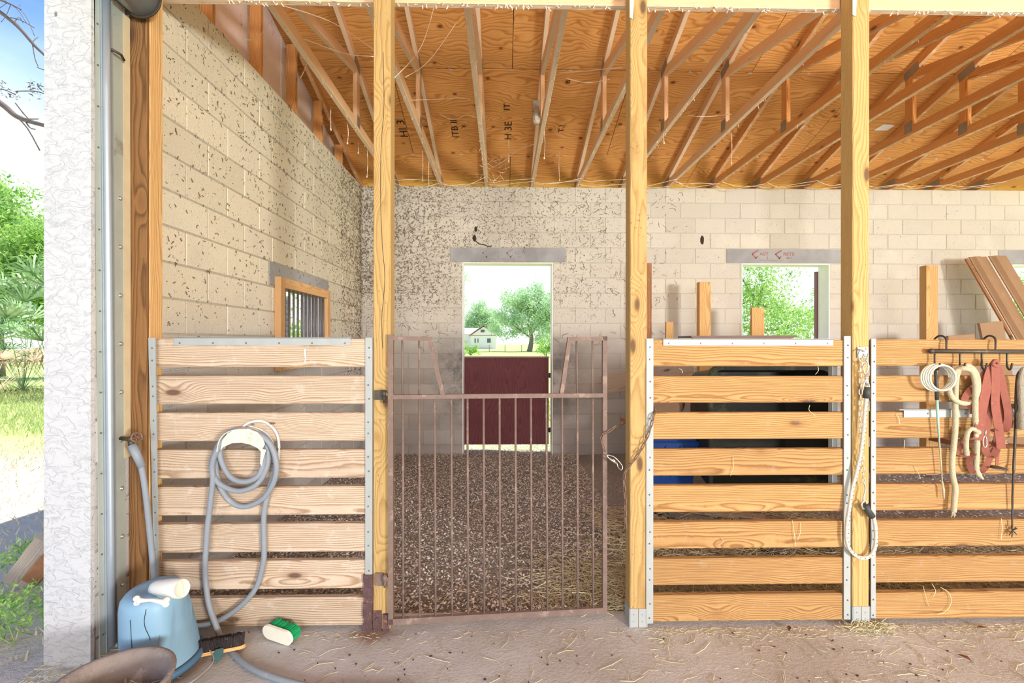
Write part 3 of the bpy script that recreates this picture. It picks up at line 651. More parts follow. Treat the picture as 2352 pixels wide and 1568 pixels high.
# --- roof trusses
ords = ['first', 'second', 'third', 'fourth', 'fifth', 'sixth', 'seventh', 'eighth', 'ninth', 'tenth', 'eleventh', 'twelfth', 'thirteenth', 'fourteenth', 'fifteenth']
for k in range(14):
    X = -1.445+.61*k; dusty = k < 7
    if k == 9: X += .05
    look = ('web-covered pale timber roof truss with mud flecks' if k < 5 else 'dusty timber roof truss') if dusty else 'clean orange timber roof truss'
    extra = {0: 'nearest the left block wall', 1: 'landing left of the doorway', 2: 'landing above left side of doorway', 3: 'carrying the lamp socket above the doorway', 4: 'landing just right of the doorway', 5: 'landing behind the middle post'}.get(k)
    t = root('roof_truss', (X, 6.22, ZT), f'{look} {extra}' if extra else f'{look}, {ords[k]} counted from the left wall', 'truss', 'roof trusses over the stalls')
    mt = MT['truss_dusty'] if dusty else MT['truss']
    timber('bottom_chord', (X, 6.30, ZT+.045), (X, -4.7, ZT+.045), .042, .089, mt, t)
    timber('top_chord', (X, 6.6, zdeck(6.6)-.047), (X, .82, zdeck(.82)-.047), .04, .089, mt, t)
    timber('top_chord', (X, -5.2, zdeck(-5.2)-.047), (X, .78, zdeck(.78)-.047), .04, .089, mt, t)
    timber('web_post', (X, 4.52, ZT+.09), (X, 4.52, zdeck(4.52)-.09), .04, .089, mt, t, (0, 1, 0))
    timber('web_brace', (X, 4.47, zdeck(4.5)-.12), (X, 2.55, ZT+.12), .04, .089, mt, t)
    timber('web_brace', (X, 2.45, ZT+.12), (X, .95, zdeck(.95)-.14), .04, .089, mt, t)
    for s in (-1, 1):
        m = MB(); z = zdeck(4.5)-.07; m.prism([(X+s*.0205, 4.56, z-.075), (X+s*.0205, 4.40, z-.03), (X+s*.0205, 4.42, z+.06), (X+s*.0205, 4.58, z+.01)], (s*.0015, 0, 0)); m.build('truss_plate', MT['gusset'], t)
        m = MB(); m.box((X+s*.0205, 4.48, ZT+.03), (X+s*.022, 4.57, ZT+.14)); m.build('truss_plate', MT['gusset'], t)
        m = MB(); m.prism([(X+s*.0205, 6.25, ZT+.03), (X+s*.0205, 6.02, ZT+.04), (X+s*.0205, 6.02, ZT+.125), (X+s*.0205, 6.25, ZT+.10)], (s*.0015, 0, 0)); m.build('truss_plate', MT['gusset'], t)
# header beam carried by the posts
hb = root('header_beam', (0, 2.48, 3.295), 'dusty pale header beam across the top of the posts', 'beam')
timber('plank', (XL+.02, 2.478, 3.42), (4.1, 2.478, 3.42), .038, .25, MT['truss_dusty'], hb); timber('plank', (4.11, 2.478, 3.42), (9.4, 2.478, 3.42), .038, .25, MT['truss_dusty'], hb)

# ================================================================ POSTS
def post(px, wpx, label, mat, x0=None, y=YF, base=True, name='timber_post', lab='galv', top=ZT-.005, z0=0.0):
    X = PY(px, 784, y).x if x0 is None else x0
    r = root(name, (X+.0445, y+.0445, 0), label, 'post')
    timber('post_timber', (X+.0445, y+.0445, z0+.004), (X+.0445, y+.0445, top), .089, .089, mat, r, (0, -1, 0), ch=.004)
    return r, X
pl, XPL = post(0, 0, 'timber post with dark weathered and shaded face board against the left block wall', MT['scrap'], x0=XL+.001, y=2.361)
timber('face_board', (XPL+.0435, 2.350, .004), (XPL+.0435, 2.350, ZT-.005), .089, .018, MT['post_dark'], pl, (0, -1, 0))['label'] = 'dark brown face board, weathering and shade in its colour'  # thin overlay; its dark brown combines weathering with shade on the post front
# knots on the pale right side
p1, X1 = post(857, 0, 'yellow timber post carrying the rusty gate hinges', MT['post'])
p2, X2 = post(1447, 0, 'yellow timber post between the gate and middle fence, wrapped by rusty chain', MT['post'])
p3, X3 = post(1958.5, 0, 'yellow timber post where the rope and chain lead hangs', MT['post'])
p4, X4 = post(0, 0, 'timber post beyond the right fence', MT['post'], x0=4.3)
for pr, X in ((p2, X2), (p3, X3)):
    for s in (0, 1):
        m = MB(); m.box((X+.001+s*.045, YF-.004, 0), (X+.043+s*.045, YF-.0005, .095)); m.box((X-.003 if s == 0 else X+.0895, YF-.004, 0), (X-.0005 if s == 0 else X+.092, YF+.085, .095))
        for zz in (.03, .065): m.tube([(X+.022+s*.045, YF-.003, zz), (X+.022+s*.045, YF-.007, zz)], .004, 8)
        m.build('post_bracket', MT['galv'], pr)
m = MB(); m.box((X1+.006, YF-.006, 0), (X1+.045, YF-.001, .10)); m.box((X1+.055, YF-.016, 0.0), (X1+.085, YF-.001, .085)); m.tube([(X1+.025, YF-.005, .06), (X1+.025, YF-.012, .06)], .008, 8); m.build('post_bracket', MT['rust_dark'], p1)
for pr, X, z in ((p3, X3, 3.19), (p2, X2, 3.16)):
    m = MB(); m.prism([(X-.004, YF-.003, z), (X+.012, YF-.004, z-.01), (X+.02, YF-.004, z+.1), (X+.01, YF-.003, z+.16), (X-.004, YF-.003, z+.14)], (0, .002, 0)); m.build('wrap_scrap', MT['patina'], pr)
# drying cracks as thin dark grooves cut along the left gate post
m = MB(); pts = [PY(px, py, YF-.0006) for px, py in ((880, 120), (882, 240), (876, 330), (874, 440), (878, 560), (884, 640), (877, 730), (879, 800))]
m.ribbon(smooth_path(pts, 5), .0022, (1, 0, 0), .001); m.build('drying_crack', MT['hole'], p1)

# ================================================================ SLATTED FENCES
def screws(m, xs_, zs_, y):
    for x in xs_:
        for z in zs_: m.tube([(x, y, z), (x, y-.003, z)], [.0048, .0035], 7)
def fence(label, xa, xb, mat, zt, h, chL, chR, strip, pitch=.19, y=YF, zlabel=None):
    r = root('slatted_fence', ((xa+xb)/2, y+.02, 0), label, 'fence')
    for k in range(8):
        z = zt-k*pitch-h/2; timber('fence_board', (xa+random.uniform(0, .004), y+.021, z), (xb, y+.021, z), .038, h, mat, r, (0, 0, 1), ch=.005)
    for side, ch in (('L', chL), ('R', chR)):
        if ch is None: continue
        (xt0, xt1), (xb0, xb1), zb, ztop = ch[:4]; m = MB(); yo = y; y = y-(ch[4] if len(ch) > 4 else 0)
        m.add([(xb0, y-.006, zb), (xb1, y-.006, zb), (xt1, y-.006, ztop), (xt0, y-.006, ztop), (xb0, y-.0005, zb), (xb1, y-.0005, zb), (xt1, y-.0005, ztop), (xt0, y-.0005, ztop)],
              [(0, 1, 2, 3), (7, 6, 5, 4), (0, 4, 5, 1), (1, 5, 6, 2), (2, 6, 7, 3), (3, 7, 4, 0)])
        xx = xa if side == 'L' else xb
        if side == 'R': m.box((xb1-.003, y-.001, zb), (xb1, y+.044, ztop)); 
        else: m.box((xb1-.003, y-.001, zb), (xb1-.0005, y+.03, ztop)) if abs(xb0-xt0) < .01 else None
        c = m.build('side_channel', MT['galv'], r)
        m = MB()
        for i in range(8):
            for dz_ in (-.035, .03): 
                z = zt-i*pitch-h/2+dz_+random.uniform(-.012, .012)
                if z > zb+.01: f = (z-zb)/(ztop-zb); xm = (xb0+xb1)/2*(1-f)+(xt0+xt1)/2*f; m.tube([(xm+random.uniform(-.003, .003), y-.006, z), (xm, y-.0085, z)], [.0048, .003], 6)
        m.build('screw', MT['screw'], c, kind='stuff'); y = yo
    if strip:
        x0, x1, z0, z1 = strip; m = MB(); m.box((x0, y-.003, z0), (x1, y-.0002, z1)); m.box((x0, y-.003, z1-.002), (x1, y+.04, z1+.002)); c = m.build('top_strip', MT['galv'], r)
        m = MB(); screws(m, [x0+.03+i*(x1-x0-.06)/5 for i in range(6)], [z0+.011], y-.003); m.build('screw', MT['screw'], c, kind='stuff')
    return r
def X_(px, y=YF): return PY(px, 784, y).x
def Z_(py, y=YF, px=1176): return PY(px, py, y).z
f1 = fence('left slatted fence of eight weathered pale boards, hose hanging on it', X_(357), X_(840), MT['board_pale'], 1.493, .145,
      ((X_(341, 2.334), X_(357, 2.334)), (X_(356, 2.334), X_(365, 2.334)), .25, 1.497, .022), ((X_(840), X_(856)), (X_(840), X_(856)), .27, 1.499), (X_(400), X_(806), Z_(793), Z_(776)), pitch=.1895)
m = MB(); r_ = random.Random(3)
zz = np.linspace(.0, .285, 9); 
for i in range(8): m.box((X_(838)+r_.uniform(-.006, .002), YF-.009-r_.uniform(0, .005), zz[i]), (X_(857)+r_.uniform(-.003, .004), YF, zz[i+1]+.002))
m.build('rusted_channel_foot', MT['rust_dark'], f1)['label'] = 'flaking dark rusted foot of the channel'
f2 = fence('middle slatted fence of orange boards with pale metal strip on top', X_(1499), X_(1940), MT['board'], 1.490, .138,
      ((X_(1484), X_(1500)),)*2+(.02, 1.496), ((X_(1937), X_(1952)),)*2+(.03, 1.51), (X_(1523), X_(1913), Z_(793), Z_(778)))
f3 = fence('right slatted fence of orange boards where the tack rack hangs', X_(2009), 4.30, MT['board'], 1.492, .138,
      ((X_(1999.5), X_(2010)),)*2+(.035, 1.496), None, None)
m = MB(); m.ribbon([PY(701, 801, YF), PY(700, 812, YF), PY(702, 822, YF), PY(700, 833, YF)], [.006, .009, .005, .004], (1, 0, 0), .001); m.build('white_drip', MT['paper'], f1)
m = MB(); zc = Z_(949, px=2200)
m.box((X_(2075), YF-.004, zc-.020), (X_(2075)+1.5, YF-.0005, zc+.020)); m.box((X_(2065), YF-.004, zc+.018), (X_(2075)+1.5, YF+.02, zc+.022)); c = m.build('metal_angle', MT['galv'], f3)
m = MB(); screws(m, [X_(2130)+.2*i for i in range(7)], [zc], YF-.004); m.build('screw', MT['screw'], c, kind='stuff')
# blocking seen behind the right end of the middle fence
for i in range(4):
    z = 1.49-.138-i*.19-.026; m = MB(); m.box((X_(1926), YF+.045, z-.04), (X_(1938), YF+.075, z+.035)); m.build('spacer_block', MT['paper'] if 0 else MT['galv'], f2)
# ================================================================ METAL GATE
GA = PY(893, 784, 2.345); GB = PY(1394, 784, 2.452)
gdir = Vector((GB.x-GA.x, GB.y-GA.y, 0)).normalized(); gn = Vector((gdir.y, -gdir.x, 0))
def PG(px, py):
    d = ray(px, py); return CAMP + d*((GA-CAMP).dot(gn)/d.dot(gn))
gate = root('metal_gate', (GA.x, GA.y, .03), 'rusty barred metal gate with two raised horns, hung between timber posts', 'gate')
def flat(name, a, b, w=.022, t=.02): m = MB(); m.bar(PG(*a), PG(*b), w, t, gn); return m.build(name, MT['rust'], gate)
m = MB(); m.bar(PG(898, 768), PG(898, 1434), .024, .022, gn); m.build('hinge_stile', MT['rust'], gate)
flat('latch_stile', (1388.5, 772), (1388.5, 1404), .024)
flat('bottom_rail', (893, 1426), (1393, 1399), .030, .022)
flat('middle_rail', (896, 911), (1390, 907), .022, .024)
flat('horn_rail', (892, 776), (992, 778)); flat('horn_rail', (1303, 779), (1394, 777))
flat('horn_brace', (986, 777), (1018, 908)); flat('horn_brace', (1308, 777), (1289, 908))
for i, px in enumerate((924.7, 962.4, 999, 1037, 1073.7, 1110.5, 1147, 1183.5, 1219.4, 1255.7, 1290.6, 1325.5, 1361)):
    top = 780 if i in (0, 1, 11, 12) else 910; bot = 1425-(px-893)*.054
    m = MB(); a, b = PG(px+random.uniform(-1, 1), top), PG(px+1.5, bot); 
    if i in (0, 1, 11, 12): b2 = PG(px, 905); m.tube([a, b2], .0052, 8); b3 = PG(px+.5, 914); m.tube([b3, b], .0058, 8)
    else: m.tube([a, b], .0058, 8)
    m.build('bar', MT['rust'], gate)
for (x0, y0, x1, y1) in ((860, 896, 893, 918), (862, 1316, 893, 1345)):
    m = MB(); a = PY(x0, y0, 2.352); b = PY(x0+18, y1, 2.352); m.box((a.x, 2.350, b.z), (b.x, 2.358, a.z))
    c = PY(x0+22, (y0+y1)/2-2, 2.335); m.tube([c+Vector((0, 0, .022)), c-Vector((0, 0, .045))], .006, 10); m.tube([c+Vector((0, 0, .018)), c-Vector((0, 0, .014))], .011, 12)
    e = PG(896, (y0+y1)/2-2); m.bar(c, e-gdir*0, .018, .01, (0, 1, 0)); m.build('hinge', MT['rust'] if y0 > 1000 else MT['iron'], gate)

# rusty chain around the middle post
ch = root('rusty_chain', PY(1430, 1080, 2.32), 'rusty chain looped round the middle post to the gate, loose end dangling', 'chain')
P2 = [(1437, 1215, 2.338), (1436, 1150, 2.338), (1433, 1095, 2.338), (1442, 1074, 2.336), (1466, 1043, 2.337), (1488, 1000, 2.337), (1503, 948, 2.337), (1503, 938, 2.41), (1496, 938, 2.47), (1447, 957, 2.475), (1434, 972, 2.462), (1412, 980, 2.44), (1396, 992, 2.43), (1383, 998, 2.425), (1380, 1006, 2.42), (1386, 1026, 2.42), (1393, 1043, 2.41)]
chain([PY(*p) for p in P2], ch, MT['chain_rust'], L=.040, W=.018, r=.003)
m = MB(); s = [PY(x, y, z) for x, y, z in ((1394, 1045, 2.405), (1400, 1053, 2.40), (1410, 1056, 2.40), (1417, 1064, 2.395), (1420, 1073, 2.39), (1427, 1079, 2.37), (1430, 1072, 2.37), (1424, 1062, 2.38), (1412, 1050, 2.39), (1402, 1046, 2.40))]
m.tube(smooth_path(s, 5, True), .0028, 6, closed=True); m.tube([s[1], s[3]], .006, 8); m.build('snap_hook', MT['chrome'], ch)

# ================================================================ TAP, HOSE, HOLDER
tap = root('garden_tap', PY(290, 1003, 2.28), 'old dark garden tap with round handle on the door track plate', 'tap')
m = MB(); a = Vector((XL+.022, 2.27, Z_(1004, 2.27))); b = PY(300, 1008, 2.25); m.tube([a, b], .010, 10); m.tube([b, PY(303, 1024, 2.245)], [.012, .014], 12); m.ball(b, .015, 10, 8); m.build('tap_body', MT['iron'], tap)
m = MB(); c = PY(314, 1004, 2.22); m.tube([b, c], .006, 8); ax = (c-b).normalized(); u = ax.orthogonal().normalized(); w = ax.cross(u)
m.tube([c+(u*math.cos(t)+w*math.sin(t))*(.022+.002*math.cos(5*t)) for t in np.linspace(0, 2*math.pi, 21)[:-1]], .0045, 6, closed=True)
for t in np.linspace(0, 2*math.pi, 6)[:-1]: m.tube([c, c+(u*math.cos(t)+w*math.sin(t))*.021], .003, 5)
m.build('tap_handle', MT['chain_rust'], tap)

def z5(x, y, Y): return PY(440+x/2.279, 880+y/2.279, Y)
H = [PY(303, 1024, 2.245), PY(312, 1040, 2.245), PY(323, 1065, 2.25), PY(333, 1120, 2.26), PY(341, 1190, 2.27), PY(349, 1270, 2.28), PY(357, 1345, 2.29), PY(372, 1410, 2.30), PY(400, 1434, 2.315), PY(440, 1437, 2.32), PY(478, 1433, 2.325), PY(520, 1415, 2.33), PY(562, 1382, 2.335), PY(590, 1345, 2.335), PY(604, 1295, 2.335)]
H += [z5(380, 880, 2.337), z5(378, 720, 2.337), z5(385, 640, 2.338), z5(410, 540, 2.338), z5(437, 460, 2.339), z5(440, 390, 2.339), z5(415, 320, 2.34), z5(360, 262, 2.341), z5(270, 240, 2.341), z5(180, 270, 2.338), z5(108, 400, 2.33), z5(125, 500, 2.322), z5(190, 550, 2.318), z5(265, 562, 2.316), z5(345, 525, 2.316), z5(392, 445, 2.318), z5(400, 370, 2.32), z5(375, 300, 2.325), z5(290, 262, 2.327), z5(205, 272, 2.326), z5(152, 340, 2.32), z5(158, 410, 2.314), z5(205, 490, 2.31), z5(275, 515, 2.308), z5(345, 488, 2.308), z5(375, 420, 2.31), z5(372, 350, 2.312), z5(330, 290, 2.313), z5(250, 270, 2.313), z5(175, 300, 2.312), z5(135, 370, 2.328), z5(128, 450, 2.336), z5(155, 550, 2.336), z5(210, 622, 2.334), z5(280, 645, 2.332), z5(365, 610, 2.328), z5(422, 535, 2.32), z5(445, 450, 2.312), z5(430, 360, 2.308), z5(385, 290, 2.305), z5(290, 250, 2.303), z5(190, 280, 2.302), z5(130, 360, 2.303), z5(108, 430, 2.31), z5(112, 500, 2.315), z5(100, 620, 2.32), z5(85, 740, 2.325), z5(76, 860, 2.325), z5(70, 980, 2.322), z5(78, 1080, 2.315), z5(92, 1160, 2.30)]
H += [PY(492, 1425, 2.28), PZ(512, 1472, .014), PZ(548, 1512, .014), PZ(590, 1540, .014), PZ(655, 1563, .014), PZ(740, 1582, .014), PZ(860, 1590, .014), PZ(980, 1600, .014)]
m = MB(); m.tube(smooth_path(H, 7), .0132, 12); hose = m.build('garden_hose', MT['hose']); setp(hose, 'grey garden hose running from the tap, coiled on the holder, across the floor', 'hose')
m = MB(); m.tube([PY(303, 1022, 2.245), PY(312, 1040, 2.243), PY(326, 1072, 2.25)], [.020, .019, .016], 14); m.build('hose_sleeve', MT['hose'], hose)
hh = root('hose_holder', PY(580, 1010, 2.35), 'grey white plastic hose holder with a cream saddle on the pale fence', 'hose holder')
m = MB(); m.prism([PY(*p, 2.357) for p in ((548, 1000), (560, 983), (578, 977), (600, 984), (618, 996), (629, 1015), (633, 1050), (638, 1075), (628, 1062), (600, 1015))], (0, -.006, 0))
m.ribbon(smooth_path([PY(*p, 2.352) for p in ((551, 992), (564, 975), (585, 967), (607, 968), (627, 982), (639, 1005), (641, 1040), (637, 1062))], 5), .010, (0, 0, 1), .006); m.build('back_plate', MT['holder'], hh)
outer = [(507, 1033), (512, 1010), (524, 994), (545, 985), (572, 984), (592, 992), (604, 1006), (609, 1020)]; inner = [(600, 1036), (592, 1028), (575, 1020), (556, 1016), (534, 1017), (514, 1026)]
m = MB(); m.prism([PY(*p, 2.292) for p in outer+inner], (0, -.004, 0))
arc = smooth_path([PY(*p, 2.32) for p in outer], 4); m.ribbon(arc, .065, (0, 1, 0), .004)
m.prism([PY(*p, 2.290) for p in ((600, 1030), (612, 1032), (606, 1050), (602, 1070), (598, 1064))], (0, -.003, 0)); m.build('saddle', MT['holder_dirty'], hh)
m = MB()
for px, py in ((581, 974), (629, 972), (623, 972)): c = PY(px, py, 2.35); m.tube([c, c-Vector((0, .008, 0))], .005, 8)
m.build('screw', MT['screw'], hh)

# ================================================================ DOOR TRACK beside the opening
dt = root('door_track', (XL+.01, 2.2, 0), 'galvanised roller door track with silver tube along the stucco wall edge', 'door track')
def ytilt(z): return .035*(1-z/3.2)
def strip(name, mat, y0, y1, x0, x1, z0=.0, z1=3.1, tl=1.0):
    m = MB(); a, b = ytilt(z0)*tl, ytilt(z1)*tl
    m.add([(XL+x0, y0+a, z0), (XL+x1, y0+a, z0), (XL+x1, y1+a, z0), (XL+x0, y1+a, z0), (XL+x0, y0+b, z1), (XL+x1, y0+b, z1), (XL+x1, y1+b, z1), (XL+x0, y1+b, z1)], [(0, 3, 2, 1), (4, 5, 6, 7), (0, 1, 5, 4), (1, 2, 6, 5), (2, 3, 7, 6), (3, 0, 4, 7)])
    return m.build(name, mat, dt)
a_ = strip('mounting_angle', MT['galv_paint'], 2.137, 2.166, .001, .005)
m = MB(); 
for i in range(16): z = .1+.19*i; m.tube([(XL+.005, 2.152+ytilt(z), z), (XL+.009, 2.152+ytilt(z), z)], .004, 6)
m.build('rivet', MT['screw'], a_, kind='stuff')
strip('guide_channel', MT['galv_blue'], 2.168, 2.214, .001, .012)
m = MB(); m.tube([(XL+.022, 2.182+ytilt(z), z) for z in np.linspace(.03, 3.1, 8)], .0155, 16); m.build('guide_tube', MT['galv_blue'], dt)
strip('track_lip', MT['galv'], 2.214, 2.218, .001, .022)
a_ = strip('jamb_plate', MT['galv_paint'], 2.225, 2.292, .001, .008, tl=.8)
for i in range(9):
    z = .28 + i*.212*1.12; m = MB(); m.tube([(XL+.008, 2.268+ytilt(z)*.8, z), (XL+.012, 2.268+ytilt(z)*.8, z)], .011, 12); m.tube([(XL+.012, 2.268+ytilt(z)*.8, z), (XL+.018, 2.268+ytilt(z)*.8, z)], [.010, .005], 12); m.build('bolt', MT['chrome'], a_)
strip('tan_strip', MT['bronze'], 2.294, 2.335, .001, .010, z0=.9, tl=.4)
m = MB(); m.tube([(XL+.012, 2.20, 2.86), (XL+.035, 2.20, 2.86), (XL+.045, 2.24, 2.86), (XL+.03, 2.275, 2.855)], .006, 8); m.build('clip', MT['iron'], dt)
rl = root('roller_door', (XL+.14, 1.0, 3.1), 'dark dusty coil of the rolled up door above the left opening', 'roller door')
m = MB(); c = (XL+.15, 2.22, 3.20); pts = []
m.tube([(XL+.10, 2.29, 3.17), (XL+.10, -2.0, 3.17)], .085, 24); m.build('door_coil', MT['galv_blue'], rl)
m = MB(); m.tube([(XL+.10, 2.30, 3.17), (XL+.10, 2.292, 3.17)], .095, 24); m.box((XL+.01, 2.305, 3.10), (XL+.12, 2.31, 3.30)); m.build('end_bracket', MT['iron'], rl)

# ================================================================ BARRED WINDOW in the left wall
bw = root('barred_window', (XL, (WIN0[0]+WIN0[1])/2, WIN0[2]), 'orange wood framed window with upright steel bars in left block wall', 'window')
fy0, fy1, fz0, fz1 = WIN0[0]-.075, WIN0[1]+.075, 1.235, 2.015; ft = .05; fw = .085
def fr(name, p0, p1, w): timber(name, p0, p1, w, ft, MT['frame_wood'], bw, (1, 0, 0))
fr('frame_side', (XL+ft/2, fy0+fw/2, fz0), (XL+ft/2, fy0+fw/2, fz1), fw); fr('frame_side', (XL+ft/2, fy1-fw/2, fz0), (XL+ft/2, fy1-fw/2, fz1), fw)
fr('frame_top', (XL+ft/2, fy0+fw, fz1-fw/2), (XL+ft/2, fy1-fw, fz1-fw/2), fw); fr('frame_bottom', (XL+ft/2, fy0+fw, fz0+fw/2), (XL+ft/2, fy1-fw, fz0+fw/2), fw)
for i in range(11):
    y = fy0+fw+.045+i*(fy1-fy0-2*fw-.09)/10; m = MB(); m.tube([(XL+.022, y, fz0+fw-.01), (XL+.022, y, fz1-fw+.01)], .0105, 8); m.build('window_bar', MT['bar_grey'], bw)
sh = root('louvred_shutter', (XL-.27, 4.35, 1.25), 'grey louvred shutter outside the barred left window', 'shutter')
for y in (4.12, 4.62): m = MB(); m.box((XL-.29, y, 1.25), (XL-.26, y+.04, 1.93)); m.build('stile', MT['shutter'], sh)
for i in range(11): m = MB(); z = 1.27+i*.058; m.prism([(XL-.262, 4.16, z), (XL-.262, 4.62, z), (XL-.295, 4.62, z+.045), (XL-.295, 4.16, z+.045)], (0, 0, .005)); m.build('slat', MT['shutter'], sh)
m = MB()
m.box((WIN0[0]*0+XL-.2, WIN0[1]-.004, WIN0[2]), (XL-.008, WIN0[1]+.0, WIN0[3])); m.build('jamb_render', MT['stucco'], wall_left)

# ================================================================ BUCKET GROUP on the slab
bx = PY(371, 1500, 2.10).x; by = 2.11
bk = root('blue_bucket', (bx, by, 0), 'faded blue cracked plastic bucket upside down beside the left post', 'bucket')
T = Matrix.Rotation(math.radians(-5), 3, 'Y') @ Matrix.Rotation(math.radians(4), 3, 'X')
prof = [(r_*.90, z_*1.0) for r_, z_ in [(.168, .0), (.170, .012), (.162, .035), (.157, .12), (.148, .22), (.138, .305), (.128, .342), (.108, .362), (.06, .366), (.045, .358), (.001, .358)]]
m = MB(); m.lathe(prof, (bx, by, .012), 36, tilt=T, cap0=False, cap1=False)
m.v = [(v[0]-(.022 if v[0] > bx+.1 and v[2] > .1 else 0), v[1], v[2]) for v in m.v]; m.build('bucket_wall', MT['tub_blue'], bk)
m = MB(); m.lathe([(.144, .002), (.158, .0), (.166, .012), (.162, .03), (.150, .034), (.144, .02)], (bx, by, .012), 36, tilt=T, cap0=False, cap1=False); m.build('rim', MT['tub_blue_dark'], bk)
def onb(a, z, off=.003):   # point on bucket side
    r = np.interp(z, [0, .035, .12, .22, .305, .342], [.153, .146, .141, .133, .124, .115])+off; a = math.radians(a)
    return Vector((bx, by, .012)) + T @ Vector((r*math.cos(a), r*math.sin(a), z)) - Vector((.022 if r*math.cos(a) > .1 else 0, 0, 0))
m = MB(); gy = [(-52, .17), (-50, .20), (-40, .255), (-33, .26), (-27, .20), (-30, .15), (-42, .13), (-50, .14)]
P_ = [onb(a, z) for a, z in gy]; cc = onb(-40, .195, .006)
for i in range(len(P_)): m.add([cc, P_[i], P_[(i+1) % len(P_)]], [(0, 1, 2), (2, 1, 0)])
m.build('torn_label', MT['paper_label'], bk)
m = MB(); m.ribbon([onb(-92, z, .002) for z in np.linspace(.30, .16, 8)], .0018, (1, 0, 0), .001); m.ribbon([onb(-66+3*math.sin(z*40), z, .002) for z in np.linspace(.33, .2, 9)], .0022, (1, 0, 0), .001); m.build('crack', MT['hole'], bk)
# handle bail lying behind right
m = MB(); m.tube(smooth_path([Vector((bx+.17, by+.05, .05)), Vector((bx+.225, by-.0, .02)), Vector((bx+.20, by-.12, .012)), Vector((bx+.10, by-.19, .012))], 6), .0035, 6); m.build('handle', MT['chrome'], bk)
a, b = PY(360, 1352, 2.07), PY(412, 1351, 1.99)
jug = root('milky_jug', a, 'milky white plastic jug lying on top of the blue bucket', 'jug')
R = frame(b-a, (0, 0, 1)) @ Matrix.Rotation(math.pi/2, 3, 'Y')
L = (b-a).length; m = MB(); m.lathe([(.001, -.035), (.022, -.032), (.032, -.015), (.037, .02), (.040, L*.6), (.040, L+.015), (.037, L+.022)], a, 20, squash=(1, .85), tilt=R, cap0=True, cap1=False); m.build('jug_body', MT['milk'], jug)
m = MB(); m.lathe([(.001, L+.018), (.032, L+.018), (.037, L+.022)], a, 20, squash=(1, .85), tilt=R, cap1=False); m.bar(a+R @ Vector((-.028, .0, L+.02)), a+R @ Vector((.028, .0, L+.02)), .005, .004, b-a); m.build('jug_base', MT['holder_dirty'], jug)
a, b = PY(318, 1379, 1.965), PY(378, 1383, 1.945)
m = MB(); mid = (a+b)/2+Vector((0, 0, .006)); m.tube(smooth_path([a, mid+(a-mid)*.4, mid, mid+(b-mid)*.45, b], 4), [.013, .011, .009, .0075, .007, .0065, .006, .0062, .0062, .0065, .007, .0075, .008, .009, .010, .011, .012][:17], 10)
for p, s in ((a, -1), (b, 1)):
    m.ball(p+Vector((s*.008, 0, .009)), (.013, .012, .012), 10, 8); m.ball(p+Vector((s*.006, 0, -.009)), (.013, .012, .011), 10, 8)
bone = m.build('bone', MT['bone']); setp(bone, 'small cream chewed bone on the front edge of the blue bucket', 'bone')

# dark bristle brush lying on its side, wood back towards us
a = PZ(452, 1512, .02); b = PZ(556, 1492, .02); d = (b-a).normalized(); nrm2 = Vector((-d.y, d.x, 0)); c = (a+b)/2
br = root('horse_brush', (c.x, c.y, 0), 'brush with dark grey bristles, wooden back and green strap by the bucket', 'brush')
def stadium(c, d, up, L, W, n=10):
    out = []; 
    for s in (1, -1):
        for k in range(n+1):
            t = -math.pi/2+math.pi*k/n; out.append(c + d*s*(L/2-W/2+W/2*math.cos(t)) + up*(W/2*math.sin(t))*s)
    return out
L = (b-a).length+.02; up2 = (Vector((0, 0, -.30))+nrm2*.95).normalized(); th = up2.cross(d)
if th.z > 0: th = -th
base = c+Vector((0, 0, .020))
m = MB(); m.prism(stadium(base+up2*.028, d, up2, L, .064), th*.014); m.build('brush_back', MT['scrap'], br)
m = MB(); bb = base+up2*.03-th*.002
tufts = []
for i in range(1500):
    u, v = random.uniform(-1, 1), random.uniform(-1, 1)
    if abs(u) > .8 and (abs(u)-.8)**2*25+v*v > 1: continue
    p = bb + d*u*(L/2-.008)+up2*v*.028; q = p - th*random.uniform(.034, .048) + d*random.uniform(-.003, .003)+up2*random.uniform(-.003, .003)
    if q.z < .003: q.z = .003
    m.bar(p, q, .0028, .0028)
m.build('bristles', MT['bristle_dark'], br, kind='stuff')
s0 = base-up2*.006+th*.006; m = MB(); m.prism([s0-d*.016+Vector((0, 0, .014)), s0+d*.018+Vector((0, 0, .016)), s0+d*.018-Vector((0, 0, .010))-nrm2*.01, s0+d*.012-Vector((0, 0, .022))-nrm2*.03, s0-d*.022-Vector((0, 0, .022))-nrm2*.03], -nrm2*.002); cst = m.build('strap', MT['strap_green'], br)
m = MB(); [m.tube([s0+d*x+Vector((0, 0, .006)), s0+d*x+Vector((0, 0, .006))-nrm2*.006], .003, 8) for x in (-.008, .01)]; m.build('rivet', MT['chrome'], cst)
